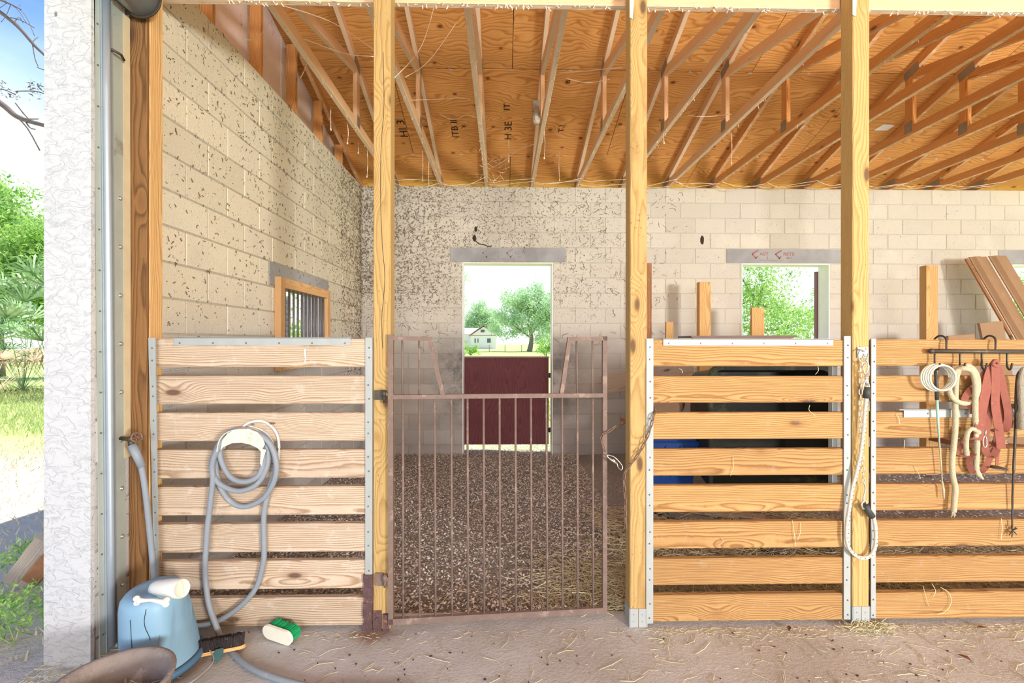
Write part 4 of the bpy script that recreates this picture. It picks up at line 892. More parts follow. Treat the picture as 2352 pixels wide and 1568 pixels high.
# green brush, cream oval back facing out
a = PZ(603, 1462, .03); b = PZ(672, 1470, .02); c = PY(640, 1447, 2.27)
d = Vector((.93, -.34, -.06)).normalized()
g2 = root('green_brush', (c.x, c.y, 0), 'cream backed oval brush with bright green bristles on the floor', 'brush')
nf = Vector((d.y, -d.x, 0)).normalized(); up2 = (Vector((0, 0, 1))*.93+nf*.10).normalized(); up2 = (up2-d*up2.dot(d)).normalized(); th = d.cross(up2)
if th.y > 0: th = -th
m = MB(); cb = Vector((c.x, c.y, .042)); m.prism(stadium(cb, d, up2, .182, .072), th*.012); m.build('brush_back', MT['brush_cream'], g2)
m = MB()
for i in range(1500):
    u, v = random.uniform(-1, 1), random.uniform(-1, 1)
    if abs(u) > .75 and ((abs(u)-.75)*4)**2+v*v > 1: continue
    p = cb+d*u*.080+up2*v*.028; q = p-th*random.uniform(.042, .056)+d*(.006+random.uniform(-.004, .004))+up2*random.uniform(-.004, .004)
    if q.z < .003: q.z = .003
    m.bar(p, q, .003, .003)
m.build('bristles', MT['bristle_green'], g2, kind='stuff')
c = PZ(398, 1530, .016); m = MB(); m.tube([c+Vector((-.015, -.02, 0)), c+Vector((.0, -.005, 0))], .016, 12); m.tube([c+Vector((.0, -.005, 0)), c+Vector((.03, .02, .004))], [.02, .018], 12); m.tube([c+Vector((.005, -.001, 0)), c+Vector((.010, .003, .0))], .023, 12)
setp(m.build('hose_coupling', MT['black']), 'small black dirty hose coupling on the floor beside the brown tub', 'coupling')
# brown feed tub with hay
tc = (-1.44, 1.70); tub = root('feed_tub', (*tc, 0), 'dusty brown rubber feed tub holding hay at bottom left', 'tub')
m = MB(); m.lathe([(r_*1.04, z_*1.14) for r_, z_ in [(.13, .0), (.150, .02), (.172, .12), (.183, .188), (.192, .196), (.192, .204), (.180, .206), (.171, .198), (.160, .12), (.140, .035), (.001, .03)]], (*tc, .0), 40, cap1=False); m.build('tub_body', MT['rubber'], tub)
def strands(n, fn, L=(.03, .12), w=.0016, flat=.25):
    V = []; F = []
    for i in range(n):
        p = Vector(fn()); a = random.uniform(0, 2*math.pi); l = random.uniform(*L); t = Vector((math.cos(a), math.sin(a), random.uniform(-flat, flat))).normalized(); s = t.cross(Vector((0, 0, 1))).normalized()
        k = len(V); b = random.uniform(-.2, .2)*l; ww = w*random.uniform(.6, 1.4); mid = p+s*b+Vector((0, 0, ww))
        p0, p1 = p-t*l/2, p+t*l/2; lo = p.z*0+(p.z-.004)
        for q in (p0, mid, p1): 
            q = Vector(q); q.z = max(q.z, lo); V += [q-s*ww, q+s*ww, q+Vector((0, 0, ww*1.2))]
        for j in (0, 3):
            for e in range(3): F.append((k+j+e, k+j+(e+1) % 3, k+j+3+(e+1) % 3, k+j+3+e))
    return V, F
def intub():
    r = .12*math.sqrt(random.random()); a = random.uniform(0, 6.28); return (tc[0]+r*math.cos(a)+.01, tc[1]+r*math.sin(a), .125+random.uniform(0, .04)-r*.2)
V, F = strands(450, intub, (.04, .13)); hy = fast_mesh('hay', V, F, MT['hay'], kind='stuff', loc=(*tc, .06)); setp(hy, 'loose dry hay lying inside the brown feed tub', 'hay')

# ================================================================ LEAD with chain on the right post
ld = root('rope_and_chain_lead', PY(1980, 820, 2.345), 'white rope lead with chain and black tape hanging from the right post', 'lead')
m = MB(); a = PY(1968, 797, 2.357); b = PY(1993, 822, 2.357); m.box((a.x, 2.353, b.z), (b.x, 2.3585, a.z))
for px, py in ((1971, 801), (1990, 801), (1988, 818)): c = PY(px, py, 2.352); m.tube([c, c-Vector((0, .003, 0))], .004, 7)
m.tube(smooth_path([PY(*p) for p in ((1985, 806, 2.35), (1978, 803, 2.335), (1972, 812, 2.33), (1973, 825, 2.33), (1980, 832, 2.33), (1990, 828, 2.33), (1994, 812, 2.335))], 5), .0038, 8); m.build('eye_plate', MT['galv'], ld)
chain([PY(*p) for p in ((1981, 830, 2.335), (1979, 850, 2.335), (1977, 900, 2.335), (1976, 960, 2.335), (1977, 1010, 2.335), (1980, 1050, 2.33), (1982, 1080, 2.33), (1983, 1112, 2.33))], ld, MT['chrome'], L=.036, W=.019, r=.0026)
m = MB(); m.tube(smooth_path([PY(*p) for p in ((1988, 832, 2.33), (1983, 842, 2.32), (1986, 858, 2.32), (1993, 850, 2.32), (1994, 836, 2.322), (1989, 826, 2.325))], 5, True), .0036, 8, closed=True)
m.tube([PY(1990, 856, 2.322), PY(1990, 878, 2.324), PY(1991, 885, 2.325)], [.009, .006, .005], 10); m.tube([PY(1990, 864, 2.322), PY(1990, 869, 2.322)], .011, 10)
m.tube(smooth_path([PY(*p) for p in ((1990, 872, 2.322), (1984, 882, 2.324), (1984, 896, 2.326), (1996, 896, 2.326), (1995, 882, 2.324))], 4, True), .004, 6, closed=True); m.build('swivel_snap', MT['chrome'], ld)
m = MB(); m.tube(smooth_path([PY(*p) for p in ((1982, 1106, 2.33), (1986, 1112, 2.328), (1988, 1125, 2.328), (1984, 1142, 2.328), (1984, 1152, 2.328))], 4), .0045, 8)
m.tube(smooth_path([PY(*p) for p in ((1984, 1150, 2.328), (1979, 1158, 2.326), (1983, 1168, 2.326), (1991, 1162, 2.326), (1989, 1152, 2.328))], 4, True), .0048, 8, closed=True); m.build('swivel_snap', MT['chrome'], ld)
m = MB(); rp = [(1990, 886, 2.325), (1990, 912, 2.325), (1987, 940, 2.326), (1984, 985, 2.326), (1980, 1020, 2.326), (1974, 1055, 2.326), (1966, 1090, 2.326), (1957, 1125, 2.328), (1951, 1165, 2.328), (1945, 1205, 2.33), (1945, 1240, 2.33), (1952, 1262, 2.33), (1968, 1277, 2.33), (1985, 1281, 2.33), (2001, 1274, 2.33), (2010, 1255, 2.33), (2012, 1230, 2.33), (2010, 1205, 2.328), (2005, 1185, 2.328), (1998, 1175, 2.326), (1990, 1168, 2.326)]
m.tube(smooth_path([PY(*p) for p in rp], 6), .0088, 10); m.build('rope', MT['rope_white'], ld)
# dark flecks braided in the rope
mm = MB(); sp = resample(smooth_path([PY(*p) for p in rp], 10), .022)
for i, p in enumerate(sp[3:-5]): mm.bar(p+Vector((-.003+.002*(i % 3), -.0082, .0)), p+Vector((.003+.002*(i % 3), -.0088, .004)), .0015, .0026, (0, -1, 0))
mm.build('rope_fleck', MT['black'], ld, kind='stuff')
m = MB(); m.tube([PY(1991, 888, 2.325), PY(1990, 914, 2.325)], .0175, 12); m.build('tape', MT['tape'], ld)
m = MB(); m.tube([PY(1987, 1158, 2.327), PY(1993, 1172, 2.327), PY(2003, 1186, 2.328)], .0165, 12); m.build('tape', MT['tape'], ld)

# ================================================================ TACK RACK and what hangs on it
YR = 2.335
tr = root('tack_rack', PY(2240, 808, YR), 'dark iron tack rack bar hooked over the right fence', 'rack')
m = MB(); e0, e1 = PY(2139, 806, YR), PY(2139, 806, YR)+Vector((.62, 0, -.004)); m.tube([e0, e1], .0115, 12); m.ball(e0, .014, 10, 8); m.build('bar', MT['iron'], tr)
for px in (2165, 2278):
    m = MB(); m.tube(smooth_path([PY(px-20, 781, 2.425), PY(px-16, 776, 2.42), PY(px-8, 771, 2.40), PY(px+1, 772, 2.37), PY(px+8, 778, 2.345), PY(px+9, 790, YR), PY(px+9, 804, YR)], 5), .0048, 8); m.build('over_hook', MT['iron'], tr)
for px in (2147, 2205, 2255, 2313):
    m = MB(); m.tube(smooth_path([PY(px, 812, YR), PY(px, 830, YR), PY(px, 840, YR-.01), PY(px+4, 848, YR-.028), PY(px+9, 846, YR-.042), PY(px+12, 834, YR-.05)], 5), .0045, 8); m.build('hook', MT['iron'], tr)
m = MB(); cc = PY(2156, 867, 2.300)
for k in range(5):
    o = Vector((-.007+.0035*k, .012-.007*k, .002*(k % 2))); rx_, rz_ = .074-.002*k, .068-.001*k
    m.tube([cc+o+Vector((rx_*math.cos(t), 0, rz_*math.sin(t))) for t in np.linspace(0, 2*math.pi, 33)[:-1]], .0047, 8, closed=True)
setp(m.build('cable_coil', MT['cable']), 'round coil of greenish white cable hanging on the tack rack', 'cable')
wp = root('riding_whip', PY(2152, 840, 2.318), 'thin whip with black grip and pale green shaft hanging on rack', 'whip')
m = MB(); m.tube([PY(2148, 842, 2.325), PY(2151, 880, 2.325), PY(2152, 918, 2.325)], [.006, .0085, .009], 10); m.build('grip', MT['tape'], wp)
m = MB(); m.tube([PY(*p) for p in ((2152, 918, 2.325), (2154, 960, 2.328), (2157, 1010, 2.332))], [.0065, .006, .004], 8); m.build('shaft', MT['green_cord'], wp)
m = MB(); m.tube([PY(*p) for p in ((2157, 1010, 2.332), (2161, 1060, 2.334), (2164, 1105, 2.336))], [.004, .0035, .003], 8); m.tube([PY(2164, 1105, 2.336), PY(2167, 1125, 2.336), PY(2168, 1145, 2.336)], [.004, .006, .0035], 8); m.build('lash', MT['rope'], wp)
cr = root('cream_rope_lead', PY(2215, 850, 2.30), 'thick cream braided rope looped over the rack with frayed ends', 'rope')
pth = [(2190, 1175, 2.33), (2192, 1150, 2.33), (2194, 1120, 2.33), (2188, 1090, 2.33), (2187, 1055, 2.33), (2191, 1020, 2.33), (2194, 980, 2.33), (2194, 920, 2.33), (2196, 870, 2.325), (2204, 848, 2.315), (2218, 840, 2.295), (2232, 845, 2.300), (2243, 862, 2.305), (2246, 885, 2.31), (2243, 905, 2.315), (2232, 920, 2.32), (2215, 926, 2.32), (2196, 920, 2.318), (2183, 905, 2.315), (2180, 885, 2.31), (2188, 862, 2.308), (2202, 848, 2.30), (2216, 846, 2.285), (2232, 853, 2.29), (2240, 880, 2.295), (2240, 920, 2.30), (2240, 955, 2.31), (2242, 980, 2.315), (2244, 1010, 2.315), (2243, 1045, 2.32), (2242, 1075, 2.32), (2247, 1088, 2.32), (2258, 1100, 2.32)]
P_ = smooth_path([PY(*p) for p in pth], 6); m = MB(); m.tube(P_, [.0125]*(len(P_)-5)+[.010, .008, .007, .006, .004], 12); m.build('rope', MT['rope'], cr)
m = MB(); m.tube(smooth_path([PY(*p) for p in ((2243, 990, 2.305), (2232, 984, 2.30), (2222, 995, 2.30), (2219, 1020, 2.305), (2221, 1045, 2.31))], 6), .0105, 10); m.ball(PY(2246, 992, 2.303), (.014, .012, .014), 8, 8); m.ball(PY(2242, 1000, 2.303), (.012, .01, .012), 8, 8); m.build('knot', MT['rope'], cr)
m = MB()
for i in range(16):
    c = PY(2189, 1172, 2.33)+Vector((random.uniform(-.006, .006), random.uniform(-.005, .005), 0)); m.tube([c, c+Vector((random.uniform(-.014, .014), random.uniform(-.006, .004), -random.uniform(.018, .036)))], .0022, 4)
m.build('frayed_end', MT['rope'], cr)
rs = root('red_halter', PY(2280, 835, 2.30), 'faded red webbing halter bunched on the rack, leather piece dangling', 'halter')
def rib(pts, w, Y0, name='strap', mat='webbing', tw=0.0):
    P_ = smooth_path([PY(px, py, Y0+(p[0] if p else 0)) for px, py, *p in pts], 6); N = len(P_)
    wd = [Vector((math.cos(tw*i/N+.2), -math.sin(tw*i/N+.2), .15)) for i in range(N)]
    m = MB(); m.ribbon(P_, w, wd, .003); return m.build(name, MT[mat], rs)
rib([(2284, 838), (2268, 850), (2245, 880), (2225, 900), (2216, 920), (2232, 935), (2236, 950, .0)], .028, 2.318, tw=.5)
rib([(2285, 836), (2272, 860), (2264, 900), (2256, 940), (2250, 985), (2246, 1010)], .040, 2.300, tw=.2)
rib([(2286, 838), (2280, 870), (2275, 920), (2268, 970), (2262, 1020), (2266, 1040), (2280, 1048), (2290, 1030)], .028, 2.310, tw=.6)
rib([(2286, 836), (2287, 880), (2286, 930), (2292, 970), (2298, 1015), (2299, 1028)], .036, 2.290, tw=.25)
rib([(2290, 838), (2300, 870), (2308, 910), (2315, 945), (2314, 975), (2305, 990), (2290, 990), (2278, 985)], .030, 2.300, tw=.9)
rib([(2284, 842), (2278, 900), (2258, 980), (2230, 1000), (2210, 1020), (2204, 1040), (2225, 1050), (2250, 1045)], .018, 2.328, tw=.5)
rib([(2286, 840), (2296, 880), (2300, 940), (2290, 1000), (2270, 1060), (2255, 1082), (2238, 1085), (2228, 1070), (2228, 1052), (2238, 1040)], .024, 2.322, tw=.9)
rib([(2298, 1012), (2292, 1040), (2290, 1068)], .014, 2.31)
m = MB(); m.tube(smooth_path([PY(*p, 2.292) for p in ((2280, 836), (2285, 828), (2292, 832), (2290, 842))], 4, True), .009, 8, closed=True); m.build('strap_knot', MT['webbing'], rs)
m = MB(); c = PY(2292, 1074, 2.31); m.lathe([(.001, -.004), (.02, -.003), (.049, 0), (.02, .004), (.001, .005)], c, 20, squash=(1, .6), tilt=Matrix.Rotation(math.radians(5), 3, 'Y') @ Matrix.Rotation(math.radians(14), 3, 'X'), cap0=False, cap1=False); m.build('leather_pad', MT['iron'], rs)
m = MB(); m.tube(smooth_path([PY(*p, 2.298) for p in ((2262, 1000), (2258, 1012), (2260, 1026), (2266, 1024), (2266, 1008))], 4, True), .0025, 6, closed=True); m.tube([PY(2264, 985, 2.298), PY(2263, 1002, 2.298)], .004, 8); m.build('snap', MT['chrome'], rs)
m = MB()
for i in range(14): c = PY(2302, 1018, 2.30); m.tube([c, c+Vector((random.uniform(-.02, .02), random.uniform(-.01, .0), random.uniform(-.02, .02)))], .0018, 4)
m.build('twine_knot', MT['rope'], rs)
m = MB(); m.tube(smooth_path([PY(*p) for p in ((2343, 852, 2.325), (2337, 864, 2.325), (2334, 900, 2.33), (2333, 960, 2.335), (2331, 1020, 2.34), (2329, 1060, 2.34), (2328, 1085, 2.335), (2326, 1130, 2.34), (2325, 1190, 2.345), (2325, 1210, 2.345))], 5), [.006]*30+[.0045]*8+[.0035]*8, 8)
for i in range(26): c = PY(2325, 1218, 2.345); m.tube([c, c+Vector((random.uniform(-.022, .022), random.uniform(-.012, .0), random.uniform(-.035, .035)))], .002, 4)
setp(m.build('black_whip', MT['iron']), 'long black whip with tufted end hanging at the right edge', 'whip')
cg = root('fleece_girth', PY(2350, 850, 2.31), 'cream fleece covered strap hanging at the extreme right edge', 'strap')
m = MB(); m.tube(smooth_path([PY(*p) for p in ((2372, 850, 2.31), (2352, 846, 2.30), (2345, 862, 2.31), (2344, 900, 2.315), (2347, 950, 2.315), (2348, 985, 2.315))], 5), [.010]*12+[.014]*8+[.022]*6, 10); m.build('fleece', MT['fleece'], cg)

# ================================================================ HORSE FEED STALL contents (middle) and lumber (right)
def pole(name, label, px0, px1, pyt, Y, mat='scrap', depth=.038, lean=0.0):
    a = PY(px0, pyt, Y); b = PY(px1, pyt, Y); w = b.x-a.x; c = (a.x+b.x)/2
    o = timber(name, (c+lean, Y+depth/2, .0), (c, Y+depth/2, a.z), w, depth, MT[mat], None, (0, -1, 0)); return setp(o, label, 'timber', 'offcut timbers standing in the stalls')
pole('timber_offcut', 'brown timber standing directly behind the right side of the middle post', 1482, 1497, 604, 5.7, 'scrap_dark')
pole('timber_offcut', 'shortest narrow timber offcut standing behind the left of middle fence', 1530, 1547, 739, 5.6)
pole('timber_offcut', 'tallest square timber offcut standing behind the middle fence', 1607, 1633, 647, 5.5, depth=.089)
pole('timber_offcut', 'pale timber offcut with split face standing in front of the middle window', 1727, 1756, 706, 5.3, depth=.038)
pole('timber_offcut', 'orange timber offcut standing upright behind the right fence', 2128, 2155, 609, 5.0, depth=.089)
a, b = PY(1588, 772, 3.6), PY(1832, 772, 3.6)
m = MB(); m.prism([(a.x, 3.6, a.z-.012), (b.x-.03, 3.6, a.z-.012), (b.x, 3.6, a.z-.004), (b.x-.01, 3.6, a.z+.008), (a.x, 3.6, a.z+.004)], (0, .28, 0)); m.prism([(a.x+.02, 3.6, a.z-.03), (b.x-.06, 3.6, a.z-.03), (b.x-.05, 3.6, a.z-.012), (a.x+.01, 3.6, a.z-.012)], (0, .02, 0))
brs = m.build('brown_lid', MT['brown_sheet']); setp(brs, 'brown plastic lid lying level behind the middle fence top', 'lid')
# trough standing on its end
tg = root('stock_trough', (PY(1760, 970, 4.2).x, 4.4, 0), 'big mossy black plastic trough tipped up behind the middle fence', 'trough')
x0, x1 = PY(1625, 840, 4.2).x, PY(1908, 840, 4.2).x; zt_, zb_ = 1.25, .06
def rrect(x0, x1, z0, z1, y, r, n=5, s=0):
    out = []
    for cx_, cz_, a0 in ((x1-r, z1-r, 0), (x0+r, z1-r, 90), (x0+r, z0+r, 180), (x1-r, z0+r, 270)):
        for k in range(n+1): a = math.radians(a0+90*k/n); out.append(Vector((cx_+r*math.cos(a)+s, y, cz_+r*math.sin(a))))
    return out
m = MB(); rings = []
for y, ins in ((4.15, .0), (4.155, -.012), (4.18, -.012), (4.2, .012), (4.6, .06), (4.78, .08), (4.8, .12)): rings.append(rrect(x0+ins, x1-ins, zb_+ins, zt_-ins, y, .10))
n = len(rings[0]); vs = [p for r in rings for p in r]; m.add(vs, [(i*n+k, i*n+(k+1) % n, (i+1)*n+(k+1) % n, (i+1)*n+k) for i in range(len(rings)-1) for k in range(n)], True); m.f.append(tuple(6*n+k for k in range(n))); m.sm.append(False)
inn = rrect(x0+.03, x1-.03, zb_+.03, zt_-.03, 4.152, .09); b0 = len(m.v); m.v += [tuple(p) for p in rings[0]+inn]; m.f += [(b0+k, b0+n+k, b0+n+(k+1) % n, b0+(k+1) % n) for k in range(n)]; m.sm += [False]*n
m.build('trough_shell', MT['trough'], tg)
m = MB(); inn2 = rrect(x0+.09, x1-.09, zb_+.09, zt_-.09, 4.74, .09); vs = inn+inn2; m.add(vs, [(k, (k+1) % n, n+(k+1) % n, n+k) for k in range(n)], True); m.f.append(tuple(n+k for k in range(n))); m.sm.append(False); m.build('trough_inside', MT['trough'], tg)
for z in (.35, .62, .9):
    m = MB(); m.tube([(x0+.10, 4.70, z), (x1-.10, 4.70, z)], .03, 10); m.build('rib', MT['trough'], tg)
# blue tote
tx0, tx1 = PY(1488, 1060, 4.5).x, PY(1600, 1060, 4.5).x; ty = 4.5
tt = root('storage_tote', ((tx0+tx1)/2, ty+.17, 0), 'blue plastic storage tote with lid behind the middle fence', 'tote')
m = MB(); zt2 = PY(1550, 1022, ty).z
m.add([(tx0+.03, ty+.03, 0), (tx1-.03, ty+.03, 0), (tx1-.03, ty+.33, 0), (tx0+.03, ty+.33, 0), (tx0, ty, zt2), (tx1, ty, zt2), (tx1, ty+.36, zt2), (tx0, ty+.36, zt2)], [(0, 3, 2, 1), (0, 1, 5, 4), (1, 2, 6, 5), (2, 3, 7, 6), (3, 0, 4, 7)])
for k in range(5): xx = tx0+.05+k*(tx1-tx0-.12)/4; m.box((xx, ty+.002, zt2*.3), (xx+.03, ty+.015, zt2*.92))
m.build('tote_body', MT['tote'], tt)
m = MB(); m.box((tx0-.02, ty-.02, zt2-.01), (tx1+.05, ty+.38, zt2+.03)); m.box((tx0+.03, ty+.02, zt2+.03), (tx1-.0, ty+.33, zt2+.05))
for k in range(4): xx = tx0+.03+k*(tx1-tx0-.05)/3; m.box((xx, ty-.025, zt2-.035), (xx+.015, ty-.005, zt2))
m.build('tote_lid', MT['tote'], tt)
# log round and loose planks
a = PY(1530, 935, 4.3); m = MB(); m.tube([a+Vector((-.0, 0, 0)), a+Vector((.16, .30, .0))], .13, 22); lg = m.build('log_round', MT['bark']); setp(lg, 'cut log lying on planks behind the middle fence left end', 'log')
m = MB(); dv = (Vector((.16, .30, 0))).normalized(); m.tube([a-dv*.004, a+dv*.002], .122, 22); m.build('cut_end', MT['log_end'], lg)
def plank(label, p0, p1, w, t, mat, up=(0, 0, 1)): return setp(timber('plank', p0, p1, w, t, MT[mat], None, up), label, 'plank')
plank('grey plank sloping up behind the blue tote', (1.66, 4.98, .03), (1.86, 5.9, 1.2), .14, .03, 'scrap_grey')
plank('brown plank propped level carrying the log round', (1.2, 4.46, .70), (1.84, 4.60, .71), .2, .04, 'scrap_dark')
plank('pale plank standing on edge behind the log round', (1.2, 5.5, .95), (2.30, 5.5, 1.16), .04, .22, 'scrap_grey')
for lab, x0_, y0_, x1_, y1_ in (('dark grey slab strip on stall floor, left one of two', 2.02, 3.15, 1.35, 4.05), ('dark grey slab strip on stall floor, right one of two', 2.45, 3.05, 1.85, 4.05)):
    plank(lab, (x0_, y0_, .015), (x1_, y1_, .015), .16, .04, 'concrete_slab')
plank('light grey plank lying on the stall floor near the tote', (1.45, 4.05, .02), (2.15, 3.7, .03), .12, .03, 'scrap_grey')
# tan ribbed door panels leaning on the right
pr = root('ribbed_panel', (5.6, 5.6, 0), 'tall tan ribbed panels leaning against the back wall at right', 'panel')
A0, A1 = PY(2226, 590, 5.75), PY(2305, 588, 5.75); dirp = (PY(2352, 740, 5.45)-PY(2263, 590, 5.75)); dirp = dirp.normalized(); Lp = 2.3
for j in range(2):
    off = Vector((.0, -.03*j, 0)); wv = (A1-A0)/2; s = A0+wv*j+off
    prof = [(0, 0), (.10, 0), (.22, -.035), (.50, -.035), (.62, 0), (1, 0)]; m = MB()
    vs = [s+wv*f+Vector((0, d_, 0)) for f, d_ in prof]+[s+wv*f+Vector((0, d_+.012, 0)) for f, d_ in prof]; n = len(prof)
    lp = min(Lp, (s.z-.0)/(-dirp.z)*.98); vs2 = [v+dirp*lp for v in vs]; al = vs+vs2; N2 = 2*n
    fs = [(k, k+1, N2+k+1, N2+k) for k in range(n-1)]+[(n+k+1, n+k, N2+n+k, N2+n+k+1) for k in range(n-1)]+[(n, 0, N2, N2+n), (n-1, 2*n-1, N2+2*n-1, N2+n-1)]+[(k+1, k, n+k, n+k+1) for k in range(n-1)]
    m.add(al, fs); m.build('rib_board', MT['tan_panel'], pr)
m = MB(); m.bar(A0+Vector((-.02, .02, -.02)), A0+Vector((-.02, .02, -.02))+dirp*2.2, .03, .02, (0, 1, 0)); m.build('edge_strip', MT['scrap_dark'], pr)
def quadp(label, pts, Y, th, mat, Y2=None):
    q = [PY(px, py, Y+.12) for px, py in pts]; q[2].z = q[3].z = .0; q[2].y -= .12; q[3].y -= .12; q[2].x += .1; q[3].x += .1; m = MB(); m.prism(q, (0, th, 0)); o = m.build('board_scrap', MT[mat]); return setp(o, label, 'board')
quadp('tan square board scrap tilted behind the right fence', [(2250, 742), (2303, 737), (2322, 800), (2278, 806)], 5.2, .03, 'tan_panel')
quadp('low brown board scrap lying left of the tilted square one', [(2178, 771), (2238, 767), (2245, 800), (2178, 800)], 5.0, .03, 'tan_panel')
plank('dark brown plank seen in the third gap of the right fence', (4.0, 4.05, .80), (5.6, 4.6, .83), .25, .04, 'scrap_dark')
plank('reddish brown plank seen in the fourth gap of right fence', (3.9, 4.0, .60), (5.4, 4.1, .45), .22, .04, 'scrap_dark')
plank('tan plank crossing behind the right fence at middle height', (4.6, 4.3, .92), (5.9, 4.6, .98), .3, .03, 'tan_panel')

# lamp socket on the fourth truss
lz = root('lamp_socket', PY(1233, 262, 4.2), 'small dusty lamp socket with glass jar on a roof truss', 'lamp')
c = PY(1232, 262, 4.27); m = MB(); m.box((c.x-.035, c.y-.02, c.z+.02), (c.x+.028, c.y+.03, c.z+.12)); m.build('junction_box', MT['gusset'], lz)
m = MB(); m.lathe([(.028, .03), (.03, .0), (.033, -.03), (.033, -.075), (.026, -.09), (.001, -.092)], c, 18, cap1=False); m.build('jar', MT['porcelain'], lz)
m = MB(); m.lathe([(.036, .0), (.036, -.012)], c+Vector((0, 0, .012)), 18); [m.tube([c+Vector((.034*math.cos(t), .034*math.sin(t), -.07)), c+Vector((.034*math.cos(t), .034*math.sin(t), .03))], .002, 5) for t in np.linspace(0, 6.28, 7)[:-1]]; m.build('cage', MT['galv'], lz)
d = ray(2032, 291); t = (3.72+6.12/3-EYE)/(d.z+d.y/3); p = CAMP+d*t-nrm*.004
m = MB(); m.prism([p+Vector((-.09, .05, -.017)), p+Vector((.07, .05, -.017)), p+Vector((.10, -.03, .010)), p+Vector((-.05, -.04, .013))], -nrm*.001); setp(m.build('paper_tag', MT['paper']), 'small white paper tag stuck to the roof plywood', 'tag')
# mud-dauber nests on the back wall
for (px, py, s, lab) in ((1093, 526, (.018, .012, .035), 'upper small dark mud nest above the doorway lintel'), (1090, 547, (.026, .015, .04), 'lower dark mud nest with root-like trail above doorway lintel'), (1613, 551, (.024, .016, .055), 'lone dark mud nest on wall behind the middle fence')):
    c = PY(px, py, YW-.004); m = MB(); m.ball(c, s, 12, 8, jit=.15); 
    if py == 547: m.tube([PY(x, y, YW-.004) for x, y in ((1092, 553), (1100, 560), (1112, 562), (1122, 566), (1130, 564))], .006, 6)
    setp(m.build('mud_nest', MT['mud']), lab, 'nest', 'mud nests on the back wall')
# ================================================================ LOOSE STUFF on floors
def chipfield(n, x0, x1, y0, y1, z, s0, s1, dens=None):
    P = np.stack([RNG.uniform(x0, x1, n), RNG.uniform(y0, y1, n), np.full(n, z)+RNG.uniform(0, .02, n)], 1)
    if dens is not None: P = P[dens(P)]
    k = len(P); a = RNG.uniform(0, 2*np.pi, k); tl = RNG.uniform(-.5, .5, k); s = RNG.uniform(s0, s1, (k, 1))
    U = np.stack([np.cos(a), np.sin(a), tl], 1)*s; W = np.stack([-np.sin(a), np.cos(a), RNG.uniform(-.5, .5, k)], 1)*s*RNG.uniform(.25, .7, (k, 1))
    return quads(P, U, W)
V, F = chipfield(52000, -1.86, .95, 2.5, 6.3, -.022, .005, .014)
o = fast_mesh('wood_shavings', V, F, MT['chips'], kind='stuff', loc=(0, 4.3, 0)); setp(o, 'loose wood shavings bedding the first stall floor', 'shavings')
V, F = chipfield(20000, 2.3, 6.6, 2.55, 6.0, -.022, .006, .016)
o = fast_mesh('wood_shavings', V, F, MT['chips'], kind='stuff', loc=(4.0, 4.3, 0)); setp(o, 'pale shavings covering the right stall floor', 'shavings')
V, F = chipfield(9000, -.9, 1.0, 6.2, 7.6, -.06, .006, .016)
V2, F2 = strands(700, lambda: (random.uniform(-.7, .8), random.uniform(6.4, 7.5), -.05), (.02, .07))
o = fast_mesh('wood_shavings', V, F, MT['chips'], kind='stuff', loc=(0, 6.9, 0)); setp(o, 'sunlit shavings scattered outside the back doorway', 'shavings')
def hayfn(x0, x1, y0, y1, h): return lambda: (random.uniform(x0, x1), y0+(y1-y0)*random.random()**1.4, random.uniform(-.02, h))
V, F = strands(4200, hayfn(.75, 2.7, 2.46, 4.0, .05), (.05, .18), .0017, .4)
o = fast_mesh('hay', V, F, MT['hay'], kind='stuff', loc=(1.6, 3, 0)); setp(o, 'hay littering the floor of the middle stall', 'hay')
V, F = strands(2600, hayfn(1.9, 4.2, 2.46, 3.3, .04), (.05, .18), .0017, .4)
o = fast_mesh('hay', V, F, MT['hay'], kind='stuff', loc=(3, 2.8, 0)); setp(o, 'hay heaped behind the bottom of the right fence', 'hay')
V, F = strands(900, lambda: (.76-abs(random.gauss(0, .28)), 2.5+abs(random.gauss(0, .35)), random.uniform(-.01, .02)), (.05, .18), .0015, .3)
o = fast_mesh('hay', V, F, MT['hay'], kind='stuff', loc=(.5, 2.7, 0)); setp(o, 'thin hay strewn over shavings beside the gate latch side', 'hay')
V, F = strands(1100, lambda: (random.uniform(-1.2, 3.4) if random.random() < .35 else random.uniform(.7, 3.2), 2.34-abs(random.gauss(0, .22 if random.random() < .4 else .05)), .002), (.006, .045), .0009, .05)
V2, F2 = strands(120, lambda: (random.uniform(-1.0, 3.0), random.uniform(1.9, 2.3), .002), (.04, .14), .0012, .02)
o = fast_mesh('straw_litter', V+V2, list(F)+[tuple(i+len(V) for i in f) for f in F2], MT['hay'], kind='stuff', loc=(1, 2.1, 0)); setp(o, 'bits of straw scattered over the concrete floor', 'straw')
V, F = strands(420, lambda: (random.uniform(-2.1, -1.45), random.uniform(1.75, 2.25), .003), (.04, .14), .0014, .2)
o = fast_mesh('dry_grass', V, F, MT['hay'], kind='stuff', loc=(-1.8, 2, 0)); setp(o, 'dry grass strewn at the foot of the white wall end', 'grass')
V, F = strands(260, lambda: (X3+.06+random.gauss(0, .06), 2.345-abs(random.gauss(0, .03)), random.uniform(.002, .02)), (.02, .09), .0014, .35)
o = fast_mesh('straw_tuft', V, F, MT['hay'], kind='stuff', loc=(X3, 2.33, 0)); setp(o, 'tuft of straw gathered at the foot of the right post', 'straw')
